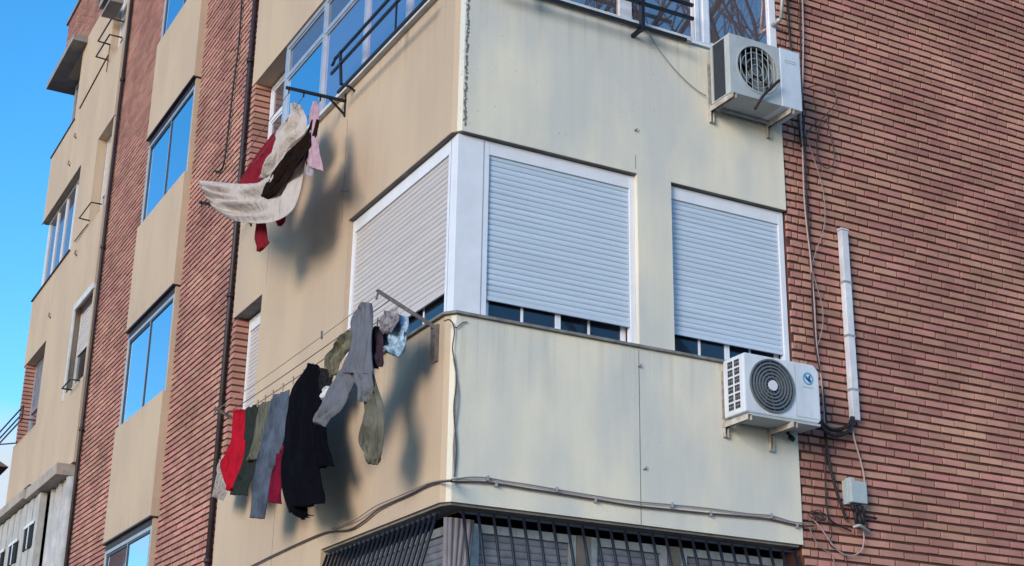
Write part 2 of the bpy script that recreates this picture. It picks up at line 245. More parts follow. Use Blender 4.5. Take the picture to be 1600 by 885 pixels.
def glass_mat(name, refl, tint, dark, rough=.015, wav=.0):
    m = bpy.data.materials.new(name); m.use_nodes = True
    nt = m.node_tree; N = nt.nodes; Lk = nt.links; b = N['Principled BSDF']
    b.inputs['Base Color'].default_value = (*dark, 1); b.inputs['Roughness'].default_value = .08
    g = N.new('ShaderNodeBsdfGlossy'); g.inputs['Color'].default_value = (*tint, 1); g.inputs['Roughness'].default_value = rough
    mx = N.new('ShaderNodeMixShader'); mx.inputs[0].default_value = refl
    Lk.new(b.outputs[0], mx.inputs[1]); Lk.new(g.outputs[0], mx.inputs[2]); Lk.new(mx.outputs[0], N['Material Output'].inputs['Surface'])
    if wav:
        tc = N.new('ShaderNodeTexCoord'); n = N.new('ShaderNodeTexNoise'); n.inputs['Scale'].default_value = 1.6
        Lk.new(tc.outputs['Object'], n.inputs['Vector'])
        bp = N.new('ShaderNodeBump'); bp.inputs['Strength'].default_value = wav; bp.inputs['Distance'].default_value = .02
        Lk.new(n.outputs['Fac'], bp.inputs['Height']); Lk.new(bp.outputs[0], g.inputs['Normal'])
    return m

M = {}
M['cream'] = render_mat('skylit_render', (.62, .60, .54), (.78, .71, .57), True)  # right-face copy of the bay render, kept cooler to stand for skylight
M['tan'] = render_mat('sunlit_render', (.51, .385, .28), (.56, .425, .30), False)  # left-face copy of the bay render, the sun's warmth put into the paint
M['brick'] = mat('brick', (.49, .24, .185), .85, var=.42, scale=1.1, bump=.5, bscale=110, island=.17, spec=.2, var2=(.33, .155, .125))
M['mortar'] = mat('mortar', (.115, .050, .042), .95, var=.4, scale=6)
M['plainbrick'] = mat('brick_rough', (.2, .09, .075), .9, var=.3, scale=8)
M['white'] = mat('white_aluminium', (.74, .75, .80), .42, var=.08, scale=5)
M['slat'] = mat('shutter_slat_skylit', (.55, .63, .73), .45, var=.13, scale=3, stretch=(.25, .25, 9))  # bluish skylight of the right face mixed into the slat colour
M['slatsun'] = mat('shutter_slat_sunlit', (.56, .51, .50), .45, var=.13, scale=3, stretch=(.25, .25, 9))  # same slats on the left face, warm sunlight mixed into the colour
M['alu'] = mat('mill_aluminium', (.52, .54, .58), .35, metal=.5, var=.15, scale=6)
M['bluealu'] = mat('weathered_aluminium', (.40, .46, .54), .4, metal=.3, var=.15, scale=6)
M['darkalu'] = mat('dark_gasket', (.05, .055, .07), .5)
M['lintel'] = mat('weathered_lintel', (.20, .175, .16), .85, var=.35, scale=6, bump=.3)
M['sill'] = mat('sill_stone', (.23, .22, .20), .8, var=.4, scale=12, bump=.3)
M['whitesill'] = mat('white_sill', (.60, .60, .60), .7, var=.2, scale=6)
M['dark'] = mat('dark_void', (.012, .013, .016), .9)
M['room'] = mat('dim_room', (.05, .05, .06), .9)
M['black'] = mat('black_paint', (.010, .011, .018), .45, var=.3, scale=14)
M['cable'] = mat('black_cable', (.018, .013, .014), .6)
M['brown'] = mat('brown_cable', (.09, .05, .045), .6)
M['pink'] = mat('pale_cable', (.42, .30, .29), .6)
M['pale'] = mat('grey_cable', (.27, .22, .21), .6)
M['galv'] = mat('galvanised', (.42, .42, .42), .5, metal=.4, var=.25, scale=18)
M['airer'] = mat('airer_steel', (.20, .165, .15), .55, metal=.2, var=.4, scale=20)
M['rust'] = mat('bracket_paint', (.50, .45, .40), .6, var=.45, scale=16)
M['casing'] = mat('white_enamel', (.66, .69, .74), .4, var=.16, scale=7, stretch=(1, 1, .3))
M['casing2'] = mat('white_panel', (.58, .64, .72), .4, var=.14, scale=7, stretch=(1, 1, .3))
M['casinggrey'] = mat('aged_enamel', (.43, .46, .47), .5, var=.14, scale=6)
M['grille'] = mat('grey_plastic', (.13, .145, .165), .5)
M['fin'] = mat('coil_fins', (.03, .035, .05), .6, var=.3, scale=40)
M['blue'] = mat('badge_blue', (.10, .38, .60), .5)
M['navy'] = mat('badge_navy', (.015, .09, .22), .5)
M['trunk'] = mat('white_trunking', (.66, .66, .70), .45, var=.25, scale=7, stretch=(1, 1, .5))
M['box'] = mat('box_plastic', (.40, .46, .48), .5, var=.1, scale=12)
M['pipe'] = mat('downpipe_dark', (.035, .022, .024), .5, var=.4, scale=9)
M['rope'] = mat('rope', (.40, .33, .22), .8)
M['wire'] = mat('clothes_wire', (.12, .11, .10), .6)
M['concrete'] = mat('concrete', (.30, .28, .26), .9, var=.25, scale=3, bump=.4)
M['beige'] = mat('beige_box', (.42, .35, .29), .7, var=.3, scale=5)
M['asphalt'] = mat('asphalt', (.05, .05, .052), .9, var=.3, scale=12, bump=.5)
M['pave'] = mat('paving', (.30, .28, .25), .9, var=.25, scale=4, bump=.4)
M['curb'] = mat('kerb_stone', (.34, .33, .31), .85, var=.2, scale=5)
M['bark'] = mat('bark', (.07, .055, .045), .9, var=.4, scale=9)
M['tile'] = mat('roof_tile', (.36, .12, .06), .85, var=.4, scale=9)
M['sheetmetal'] = mat('grey_corrugated', (.50, .47, .44), .5, var=.25, scale=5)
M['curtain'] = mat('curtain', (.24, .20, .20), .9, var=.25, scale=6)
M['louver'] = mat('old_shutter', (.22, .225, .26), .6, var=.35, scale=8)
M['peg'] = mat('peg_wood', (.45, .34, .2), .7)
M['skyglass'] = glass_mat('reflective_glass', .80, (.78, .92, 1.0), (.02, .03, .05), wav=.05)
M['glass'] = glass_mat('window_glass', .55, (1.0, .72, .66), (.17, .14, .15), wav=.04)
M['mauveglass'] = glass_mat('tinted_glass', .62, (1.0, .80, .86), (.13, .12, .16), wav=.05)
M['lowglass'] = glass_mat('dark_glass', .04, (.8, .8, .9), (.010, .012, .02))
M['greyglass'] = glass_mat('grey_glass', .25, (.7, .65, .7), (.10, .09, .10))  # dull grey panes with a weak reflection
def cloth_mat(name, c, **k):
    m = mat(name, c, .9, var=k.pop('var', .22), scale=k.pop('scale', 9), bump=.5, bscale=22, spec=.06, **k)
    nt = m.node_tree; N = nt.nodes; Lk = nt.links; b = N['Principled BSDF']     # long hanging creases over the fine weave
    tc = N.new('ShaderNodeTexCoord'); mp = N.new('ShaderNodeMapping'); mp.inputs['Scale'].default_value = (9, 9, 1.6); mp.inputs['Rotation'].default_value = (.25, .2, 0)
    Lk.new(tc.outputs['Object'], mp.inputs['Vector']); n = N.new('ShaderNodeTexNoise'); n.inputs['Scale'].default_value = 1.6; n.inputs['Detail'].default_value = 3; n.inputs['Distortion'].default_value = .6
    Lk.new(mp.outputs[0], n.inputs['Vector']); bp = N.new('ShaderNodeBump'); bp.inputs['Strength'].default_value = .9; bp.inputs['Distance'].default_value = .05
    Lk.new(n.outputs['Fac'], bp.inputs['Height'])
    old = b.inputs['Normal'].links[0].from_socket; Lk.new(old, bp.inputs['Normal']); Lk.new(bp.outputs[0], b.inputs['Normal'])
    return m
CM = {
 'white': cloth_mat('white_cotton', (.72, .64, .59), trans=.4, var=.10),
 'darkbrown': cloth_mat('dark_brown_terry', (.014, .007, .005)),
 'winered': cloth_mat('wine_red_cloth', (.20, .012, .022)),
 'pink': cloth_mat('faded_pink', (.52, .33, .38), trans=.15),
 'lilac': cloth_mat('pale_lilac', (.42, .36, .42), trans=.15),
 'red': cloth_mat('red_cloth', (.40, .008, .022)),
 'green': cloth_mat('dark_green', (.024, .030, .027)),
 'olivegrey': cloth_mat('grey_olive', (.15, .145, .12), var=.55, scale=4, var2=(.055, .05, .035)),
 'olive': cloth_mat('olive_grey', (.13, .13, .10), stretch=(1, 6, .5), scale=12, var=.5),
 'pale': cloth_mat('speckled_cloth', (.36, .31, .28), var=.55, scale=45),
 'jeans': cloth_mat('washed_denim', (.085, .105, .145), var=.5, scale=5),
 'maroon': cloth_mat('maroon', (.16, .006, .022), var=.6, scale=5, var2=(.02, .004, .015)),
 'coat': cloth_mat('black_wool', (.003, .0025, .005)),
 'camo': cloth_mat('camouflage', (.16, .145, .10), var=.6, scale=11, var2=(.05, .05, .035)),
 'grey': cloth_mat('grey_jersey', (.135, .14, .165), var=.15),
 'khaki': cloth_mat('khaki_brown', (.17, .14, .09), var=.55, scale=6, var2=(.06, .045, .025)),
 'purple': cloth_mat('aubergine', (.045, .028, .040), var=.5, scale=30),
 'pattern': cloth_mat('grey_pattern', (.27, .25, .26), var=.75, scale=26, var2=(.06, .05, .07)),
 'scarf': cloth_mat('blue_white_print', (.36, .50, .62), var=.9, scale=16, var2=(.008, .014, .05)),
 'camisole': cloth_mat('white_jersey', (.6, .6, .62)),
 'darktop': cloth_mat('dark_print', (.02, .018, .02), var=.6, scale=30),
}

# ------------------------------------------------------------------ mesh helpers
class MB:
    def __init__(s): s.bm = bmesh.new()
    def hexa(s, p, skip=()):
        v = [s.bm.verts.new(q) for q in p]
        for i, f in enumerate(((0, 3, 2, 1), (4, 5, 6, 7), (0, 1, 5, 4), (1, 2, 6, 5), (2, 3, 7, 6), (3, 0, 4, 7))):
            if i in skip: continue
            s.bm.faces.new([v[j] for j in f])
    def box(s, x0, x1, y0, y1, z0, z1):
        s.hexa([(x0, y0, z0), (x1, y0, z0), (x1, y1, z0), (x0, y1, z0), (x0, y0, z1), (x1, y0, z1), (x1, y1, z1), (x0, y1, z1)])
    def fb(s, F, a0, a1, z0, z1, d0, d1):
        if F == 'R': s.box(a0, a1, d0, d1, z0, z1)
        else: s.box(d0, d1, a0, a1, z0, z1)
    def prism(s, poly, z0, z1):
        lo = [s.bm.verts.new((x, y, z0)) for x, y in poly]; hi = [s.bm.verts.new((x, y, z1)) for x, y in poly]
        s.bm.faces.new(lo[::-1]); s.bm.faces.new(hi)
        n = len(poly)
        for i in range(n): s.bm.faces.new([lo[i], lo[(i+1) % n], hi[(i+1) % n], hi[i]])
    def tube(s, pts, r, n=7, r2=None, smooth=True):
        pts = [Vector(p) for p in pts]; rings = []; prev = None
        for i, p in enumerate(pts):
            t = (pts[min(i+1, len(pts)-1)]-pts[max(i-1, 0)]).normalized()
            if prev is None:
                u = t.cross(Vector((0, 0, 1)));
                if u.length < .1: u = t.cross(Vector((1, 0, 0)))
            else: u = prev - t*prev.dot(t)
            u.normalize(); prev = u; w = t.cross(u)
            rr = r if r2 is None else r+(r2-r)*i/(len(pts)-1)
            rings.append([s.bm.verts.new(p+(u*math.cos(k*2*math.pi/n)+w*math.sin(k*2*math.pi/n))*rr) for k in range(n)])
        for A, B in zip(rings, rings[1:]):
            for k in range(n):
                f = s.bm.faces.new([A[k], A[(k+1) % n], B[(k+1) % n], B[k]]); f.smooth = smooth
        s.bm.faces.new(rings[0][::-1]); s.bm.faces.new(rings[-1])
    def bar(s, p, q, w, h):
        """square bar from p to q, w wide, h deep"""
        p, q = Vector(p), Vector(q); t = (q-p).normalized(); u = t.cross(Vector((0, 0, 1)))
        if u.length < .05: u = Vector((1, 0, 0))
        u.normalize(); v = u.cross(t).normalized(); c = []
        for e in (p, q): c += [e-u*w/2-v*h/2, e+u*w/2-v*h/2, e+u*w/2+v*h/2, e-u*w/2+v*h/2]
        s.hexa(c)
    def disc(s, c, nrm, r, th, n=40, rin=0):
        c = Vector(c); nrm = Vector(nrm).normalized(); u = nrm.orthogonal().normalized(); w = nrm.cross(u)
        def ring(rad, off): return [s.bm.verts.new(c+nrm*off+(u*math.cos(k*2*math.pi/n)+w*math.sin(k*2*math.pi/n))*rad) for k in range(n)]
        A, B = ring(r, 0), ring(r, th)
        for k in range(n): s.bm.faces.new([A[k], A[(k+1) % n], B[(k+1) % n], B[k]])
        if rin:
            a, b = ring(rin, 0), ring(rin, th)
            for k in range(n):
                k2 = (k+1) % n
                s.bm.faces.new([a[k2], a[k], b[k], b[k2]]); s.bm.faces.new([B[k], B[k2], b[k2], b[k]]); s.bm.faces.new([A[k2], A[k], a[k], a[k2]])
        else: s.bm.faces.new(B); s.bm.faces.new(A[::-1])
    def build(s, name, m, parent=None, bevel=0, smooth=False, **tags):
        bmesh.ops.recalc_face_normals(s.bm, faces=s.bm.faces)
        me = bpy.data.meshes.new(name); s.bm.to_mesh(me); s.bm.free()
        me.materials.append(m)
        o = bpy.data.objects.new(name, me); col.objects.link(o)
        if smooth:
            for p in me.polygons: p.use_smooth = True
        if parent is not None:
            o.parent = parent; o.matrix_parent_inverse = (MW(parent)).inverted()
        if bevel:
            b = o.modifiers.new('bevel', 'BEVEL'); b.width = bevel; b.segments = 2; b.limit_method = 'ANGLE'; b.angle_limit = .6
        for k, v in tags.items(): o[k] = v
        return o
def MW(o):
    m = Matrix.LocRotScale(o.location, o.rotation_euler, o.scale)
    return (MW(o.parent) @ o.matrix_parent_inverse @ m) if o.parent else m
def thing(name, label, cat, loc, group=None):
    o = bpy.data.objects.new(name, None); col.objects.link(o); o.location = loc; o.empty_display_size = .2
    o['label'] = label; o['category'] = cat
    if group: o['group'] = group
    return o
def smooth_pts(p, n=5):
    p = [Vector(q) for q in p]; out = []
    for i in range(len(p)-1):
        a, b, c, d = p[max(i-1, 0)], p[i], p[i+1], p[min(i+2, len(p)-1)]
        for k in range(n):
            t = k/n
            out.append(.5*((2*b)+(c-a)*t+(2*a-5*b+4*c-d)*t*t+(3*b-a-3*c+d)*t*t*t))
    out.append(p[-1]); return out

# ------------------------------------------------------------------ walls of single bricks
CH, BL, MJ = .0708, .264, .020
def bricks(F, a0, a1, z0, z1, d, name, parent, holes=(), bond=None, thick=.016, seed=1):
    """one wall panel: a recessed mortar bed and every brick standing a centimetre proud of it"""
    rnd = random.Random(seed); mb = MB()
    k0 = math.floor((z0+5.08)/CH); k = k0
    while -5.08+k*CH < z1-.005:
        zb = max(z0, -5.08+k*CH+MJ/2); zt = min(z1, -5.08+(k+1)*CH-MJ/2)
        if zt-zb > .01:
            a = a0-((k % 2)*.5+.09*math.sin(k*1.7)+rnd.uniform(-.05, .05))*BL
            while a < a1:
                p, q = max(a+MJ*.45, a0), min(a+BL-MJ*.45, a1)
                if q-p > .02 and not any(p > h[0]-.1 and q < h[1]+.1 and zb > h[2]-.02 and zt < h[3]+.02 for h in holes):
                    pieces = [(p, q)]
                    if bond and p < bond: # short bricks beside the bay
                        m_ = (p+q)/2; pieces = [(p, m_-MJ/3), (m_+MJ/3, q)]
                    for (p1, q1) in pieces:
                        j = rnd.uniform(-.0022, .0022); t1 = rnd.uniform(-.002, .002); jz = rnd.uniform(-.0018, .0018); s_ = rnd.uniform(-.0018, .0018)
                        dd = d+j
                        def P(a_, z_, d_): return (a_, d_, z_) if F == 'R' else (d_, a_, z_)
                        e = .0015
                        mb.hexa([P(p1, zb+jz, d+thick+.01), P(q1, zb+jz+s_, d+thick+.01), P(q1, zt+jz+s_, d+thick+.01), P(p1, zt+jz, d+thick+.01),
                                 P(p1+e, zb+jz+e, dd+t1), P(q1-e, zb+jz+e+s_, dd-t1), P(q1-e, zt+jz-e+s_, dd-t1), P(p1+e, zt+jz-e, dd+t1)], skip=(0,))
                a += BL
        k += 1
    w = mb.build(name, M['brick'], parent)
    ms = MB()
    if holes:
        zs = sorted(set([z0, z1]+[h[2] for h in holes]+[h[3] for h in holes])); 
        for za, zc in zip(zs, zs[1:]):
            spans = [(a0, a1)]
            for h in holes:
                if h[2] <= za+1e-6 and h[3] >= zc-1e-6:
                    spans = [s for a, b in spans for s in ((a, min(b, h[0])), (max(a, h[1]), b)) if s[1]-s[0] > 1e-4]
            for a, b in spans: ms.fb(F, a, b, za, zc, d+thick, d+.3)
    else: ms.fb(F, a0, a1, z0, z1, d+thick, d+.3)
    ms.build('mortar_bed', M['mortar'], w)
    return w

# ------------------------------------------------------------------ the building
HT = 11.13
B = thing('apartment_building', 'brick apartment block with cream rendered corner bays, shutters and roof canopy filling the view', 'building', (4.5, 8.9, -5.08))
# brick elevations (right wall in front, two strips on the long left side)
bricks('R', 3.14, 9.0, -5.08, HT, .018, 'brick_wall', B, bond=3.41, seed=3)
bricks('L', 5.262, 7.80, -5.08, HT, .09, 'brick_wall', B, seed=4)
bricks('L', 10.0, 12.40, -5.08, HT, .09, 'brick_wall', B, seed=5)
bricks('L', 7.80, 10.0, 9.80, HT, .085, 'brick_wall', B, seed=6)
bricks('L', 12.40, 17.66, 9.80, HT, .0, 'attic_wall', B, seed=7)
bricks('R', .02, 3.13, 9.80, HT, .018, 'attic_wall', B, seed=8)
bricks('L', .02, 5.255, 9.80, HT, .0, 'attic_wall', B, seed=9)
# unseen body of the block: inner core, back and end walls
mb = MB(); mb.box(.95, 8.7, .95, 17.0, -5.08, 10.9); mb.build('core_wall', M['room'], B)
mb = MB(); mb.box(.32, 8.99, 17.34, 17.64, -5.08, HT-.03); mb.build('end_wall', M['plainbrick'], B)
mb = MB(); mb.box(8.7, 8.98, .33, 17.33, -5.08, HT-.03); mb.build('back_wall', M['plainbrick'], B)
mb = MB(); mb.box(.31, 8.69, .32, 17.33, HT-.4, HT-.1); mb.build('roof', M['concrete'], B)
mb = MB(); mb.box(-.04, 9.04, -.03, .36, HT, HT+.06); mb.box(-.04, .36, .362, 17.72, HT, HT+.06); mb.box(.362, 9.04, 17.36, 17.72, HT, HT+.06); mb.box(8.66, 9.04, .362, 17.358, HT, HT+.06)
mb.build('parapet_coping', M['concrete'], B)

TW = .24
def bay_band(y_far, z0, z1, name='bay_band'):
    """L-shaped rendered band of the near bay: left arm in the sun-warmed tint, right arm in the cooler skylit one, with a small chamfer between"""
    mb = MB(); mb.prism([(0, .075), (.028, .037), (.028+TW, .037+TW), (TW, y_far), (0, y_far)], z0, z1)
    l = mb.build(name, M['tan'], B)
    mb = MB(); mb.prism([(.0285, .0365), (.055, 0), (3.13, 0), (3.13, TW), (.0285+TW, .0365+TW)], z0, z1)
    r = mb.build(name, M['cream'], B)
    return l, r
Fl = 2.82
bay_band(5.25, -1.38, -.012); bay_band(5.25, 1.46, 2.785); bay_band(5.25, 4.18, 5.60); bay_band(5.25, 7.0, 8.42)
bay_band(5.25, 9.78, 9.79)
# piers and margins between the windows
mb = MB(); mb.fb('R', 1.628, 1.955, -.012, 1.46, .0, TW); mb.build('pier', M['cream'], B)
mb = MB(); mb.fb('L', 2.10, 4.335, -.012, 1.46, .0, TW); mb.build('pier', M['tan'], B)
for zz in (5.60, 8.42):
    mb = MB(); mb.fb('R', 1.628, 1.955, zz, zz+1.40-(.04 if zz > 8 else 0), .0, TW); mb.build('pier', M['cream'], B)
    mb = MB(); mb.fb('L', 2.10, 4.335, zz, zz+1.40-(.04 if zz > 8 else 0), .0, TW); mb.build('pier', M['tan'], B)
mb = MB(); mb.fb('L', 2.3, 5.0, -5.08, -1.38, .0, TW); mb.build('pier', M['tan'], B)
# weathered drip edges below the bands
def drip(F, a0, a1, z): 
    mb = MB(); mb.fb(F, a0, a1, z, z+.028, -.012, .0-.002); return mb.build('drip_edge', M['lintel'], B)
def soffit_strip(F, a0, a1, z, d):
    mb = MB(); mb.fb(F, a0, a1, z-.004, z-.001, .004, d); return mb.build('soffit', M['lintel'], B)
soffit_strip('R', .07, 1.63, 1.46, .10); soffit_strip('R', 1.953, 3.12, 1.46, .10); soffit_strip('L', .075, 2.10, 1.46, .10); soffit_strip('L', 4.335, 5.24, 1.46, .17)
# thin stone sills at the foot of the windows, mitred by a lap at the corner
def sill(F, a0, a1, z, out=.028, th=.02, m='sill'):
    mb = MB(); mb.fb(F, a0, a1, z-th*.4, z+th*.6, -out, .11); return mb.build('window_sill', M[m], B, bevel=.004)
mb = MB(); mb.prism([(-.028, 2.12), (-.028, .06), (.04, -.028), (3.13, -.028), (3.13, .11), (.11, .11), (.11, 2.12)], -.010, .012); mb.build('window_sill', M['sill'], B, bevel=.003)
mb = MB(); mb.prism([(-.05, 4.1), (-.05, .06), (.03, -.055), (2.17, -.055), (2.17, .10), (.10, .10), (.10, 4.1)], 2.787, 2.825); mb.build('window_sill', M['whitesill'], B, bevel=.004)
# movement joints and patched hooks
for F, a, z0, z1 in (('R', 1.618, -1.38, -.03), ('R', 1.615, 1.50, 1.62), ('L', 4.235, 1.52, 2.6), ('L', 3.5, -1.38, -.1), ('L', 2.26, 1.5, 2.5)):
    mb = MB(); mb.fb(F, a-.0025, a+.0025, z0, z1, -.0015, .004); mb.build('wall_joint', M['lintel'], B)
for F, a, z in (('R', 1.617, 1.84), ('R', 1.655, -.955), ('L', 2.26, 1.79), ('R', 1.62, -.16)):
    mb = MB(); P = (lambda q, d, w: (q, d, w)) if F == 'R' else (lambda q, d, w: (d, q, w))
    mb.tube([P(a-.016, -.008, z-.006), P(a, -.018, z), P(a+.012, -.012, z+.018)], .004, 6); mb.tube([P(a, .004, z), P(a, -.02, z)], .005, 6)
    mb.build('wall_hook', M['lintel'], B)

# ---- roller shutters with real slats
def shutter(F, a0, a1, z0, z1, d, m, parent, pitch=.043, name='roller_shutter'):
    mb = MB(); n = int((z1-z0)/pitch); pitch = (z1-z0)/n
    P = (lambda q, dd, w: (q, dd, w)) if F == 'R' else (lambda q, dd, w: (dd, q, w))
    prof = []
    for k in range(n):
        for t, o in ((0, .009), (.10, .0025), (.35, -.001), (.65, -.001), (.90, .0025)):
            prof.append((z0+(k+t)*pitch, d+o))
    prof.append((z1, d+.006))
    L0 = [mb.bm.verts.new(P(a0, dd, zz)) for zz, dd in prof]; R0 = [mb.bm.verts.new(P(a1, dd, zz)) for zz, dd in prof]
    for i in range(len(prof)-1): mb.bm.faces.new([L0[i], R0[i], R0[i+1], L0[i+1]])
    mb.fb(F, a0, a1, z0-.032, z0, d-.004, d+.014)
    mb.fb(F, a0+.01, a1-.01, z0, z1, d+.012, d+.02)
    return mb.build(name, m, parent)
def box_frame(mb, F, a0, a1, z0, z1, d0, d1, w, wb=None, wt=None):
    wb = w if wb is None else wb; wt = w if wt is None else wt
    mb.fb(F, a0, a0+w, z0, z1, d0, d1); mb.fb(F, a1-w, a1, z0, z1, d0, d1)
    if wb: mb.fb(F, a0+w, a1-w, z0, z0+wb, d0, d1)
    if wt: mb.fb(F, a0+w, a1-w, z1-wt, z1, d0, d1)
def sliding_sash(F, a0, a1, z0, z1, d, win, bars=2, m='white', g='lowglass'):
    """two sliding leaves with thin glazing bars"""
    mid = (a0+a1)/2
    for i, (p, q) in enumerate(((a0, mid+.03), (mid-.03, a1))):
        mb = MB(); dd = d+i*.03; box_frame(mb, F, p, q, z0, z1, dd, dd+.026, .045, wb=.02)
        for b in range(1, bars):
            x = p+(q-p)*b/bars; mb.fb(F, x-.011, x+.011, z0+.02, z1-.045, dd+.006, dd+.02)
        mb.build('sash', M[m], win)
        mb = MB(); mb.fb(F, p+.045, q-.045, z0+.02, z1-.045, dd+.010, dd+.015); mb.build('pane', M[g], win)
def shuttered_window(F, a0, a1, z0, z1, d, zb, mslat, frame_l=.04, frame_r=.045, head=.12, room=True):
    mb = MB()
    mb.fb(F, a0, a0+frame_l, z0+.012, z1-.008, d, d+.06); mb.fb(F, a1-frame_r, a1, z0+.012, z1-.008, d, d+.06)
    mb.fb(F, a0+frame_l, a1-frame_r, z1-head, z1-.008, d+.002, d+.16); mb.fb(F, a0+frame_l, a1-frame_r, z0+.012, z0+.032, d+.01, d+.10)
    w = mb.build('window', M['white'], B, bevel=.002)
    shutter(F, a0+frame_l+.003, a1-frame_r-.003, z0+zb, z1-head+.01, d+.018, M[mslat], w)
    sliding_sash(F, a0+frame_l, a1-frame_r, z0+.033, z1-head, d+.05, w)
    if room:
        mb = MB(); mb.fb(F, a0, a1, z0, z1, d+.5, d+.52); mb.build('room_back', M['room'], w)
    return w
D = .045
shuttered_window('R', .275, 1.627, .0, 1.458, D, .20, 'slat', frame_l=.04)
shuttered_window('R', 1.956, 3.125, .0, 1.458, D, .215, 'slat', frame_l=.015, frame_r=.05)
shuttered_window('L', .17, 2.098, .0, 1.458, D, .255, 'slatsun', frame_l=.03, frame_r=.05, room=False)
mb = MB(); mb.prism([(D, D), (.274, D), (.274, D+.07), (D+.07, D+.07), (D+.07, .169), (D, .169)], .014, 1.452); mb.build('corner_post', M['white'], B, bevel=.003)
mb = MB(); mb.fb('R', .262, .268, .02, 1.44, D-.003, D-.0005); mb.fb('L', .150, .156, .02, 1.44, D-.003, D-.0005); mb.build('post_trim', M['alu'], B)
# narrow window beside the brick strip, same floor
shuttered_window('L', 4.337, 5.15, .0, 1.45, .15, .02, 'slatsun', frame_l=.02, frame_r=.035, head=.14, room=False)
bricks('R', .0, .25, -.01, 1.46, 0, 'window_jamb', B) if False else None
def jamb(y, z0, z1, x0, x1):
    """brick return at the far side of a recessed window, seen from the street"""
    mb = MB(); k = math.ceil((z0+5.08)/CH)
    while -5.08+(k+1)*CH < z1+.02:
        zb = -5.08+k*CH+MJ/2; mb.box(x0+random.uniform(-.002, .002), x1, y-.010+random.uniform(-.002, .002), y+.1, zb, min(z1, zb+CH-MJ)); k += 1
    w = mb.build('window_jamb', M['brick'], B); mb = MB(); mb.box(x0+.012, x1, y, y+.1, z0, z1); mb.build('mortar_bed', M['mortar'], w)
jamb(5.165, .0, 1.455, .012, .16); jamb(5.165, 2.79, 4.175, .012, .2); jamb(5.165, 5.6, 6.99, .012, .2)

# ---- glazed gallery on the upper floor
def gallery(F, a0, a1, posts, z0, z1, d, trans, skipfirst=False, g='glass', m='alu'):
    mb = MB(); mb.fb(F, a0, a1, z0, z0+.035, d, d+.05); mb.fb(F, a0, a1, z1-.05, z1, d, d+.05)
    for p, w in posts: mb.fb(F, p-w/2, p+w/2, z0+.035, z1-.05, d-.003, d+.053)
    if trans: mb.fb(F, a0+.05, a1-.05, trans-.02, trans+.02, d+.002, d+.048)
    w = mb.build('window', M[m], B, bevel=.002)
    ps = [p for p, _ in posts]
    for p, q in zip(ps, ps[1:]):
        segs = [(z0+.035, z1-.05)] if not trans else [(z0+.035, trans-.02), (trans+.02, z1-.05)]
        for i, (za, zb) in enumerate(segs):
            mb = MB(); mb.fb(F, p+.02, q-.02, za, zb, d+.022, d+.028); mb.build('pane', M['greyglass' if i else ('mauveglass' if g == 'skyglass' and p < 3 else g)], w)
            mb = MB(); box_frame(mb, F, p+.026, q-.026, za+.002, zb-.002, d+.012, d+.036, .022); mb.build('sash', M[m], w)
    return w
gallery('L', .10, 4.20, [(.12, .05), (1.06, .055), (2.02, .055), (3.09, .06), (4.17, .06)], 2.826, 4.178, .02, 3.80, g='skyglass')
gallery('R', .10, 3.13, [(.12, .05), (.9, .05), (1.55, .12), (2.28, .04), (2.375, .06), (3.10, .07)], 2.826, 4.178, .02, None, g='glass', m='white')
mb = MB(); mb.box(.025, .115, .025, .115, 2.826, 4.178); mb.build('corner_post', M['alu'], B)
# recessed window next to the gallery
gallery('L', 4.21, 5.15, [(4.23, .04), (5.125, .04)], 2.80, 4.17, .19, 3.74, g='greyglass', m='white')
# floors above (seen only from other viewpoints)
for zz in (5.6, 8.42):
    h = 1.39 if zz < 6 else 1.35
    for F, a0, a1 in (('R', .275, 1.627), ('R', 1.956, 3.125), ('L', .17, 2.098)): shuttered_window(F, a0, a1, zz, zz+h, D, .3, 'slat', room=False)
    shuttered_window('L', 4.337, 5.15, zz, zz+h, .15, .3, 'slat', room=False)
    mb = MB(); mb.prism([(D, D), (.274, D), (.274, D+.07), (D+.07, D+.07), (D+.07, .169), (D, .169)], zz+.002, zz+h-.005); mb.build('corner_post', M['white'], B)

# ---- rails in front of the gallery
def P_(F, a, d, z): return (a, d, z) if F == 'R' else (d, a, z)
mb = MB()
for z, a0, a1 in ((3.09, .25, 2.30), (2.97, .25, 2.36), (2.69, .28, 2.16)): mb.bar(P_('L', a0, -.15, z), P_('L', a1, -.15, z), .022, .022)
mb.tube([(-.15, 2.36, 3.06), (-.15, 2.33, 3.05), (-.15, 2.27, 3.10)], .014, 6)
mb.bar((-.15, 2.16, 3.11), (-.15, 2.09, 2.74), .02, .028); mb.tube([(-.15, 2.09, 2.745), (-.06, 2.11, 2.75), (.02, 2.13, 2.72)], .011, 6)
mb.bar((-.15, .9, 3.10), (-.15, .9, 2.69), .014, .014)
mb.build('railing', M['black'], B)
mb = MB()
for z, a0, a1 in ((3.09, .2, 2.14), (2.96, .2, 2.14), (2.735, .2, 2.06)): mb.bar((a0, -.12, z), (a1, -.12, z), .026, .026)
mb.bar((1.62, -.12, 3.12), (1.62, -.12, 2.70), .03, .045); mb.bar((1.62, -.15, 2.72), (1.60, .0, 2.70), .03, .03)
mb.bar((.55, -.12, 3.12), (.55, -.12, 2.70), .03, .045)
mb.build('railing', M['black'], B)

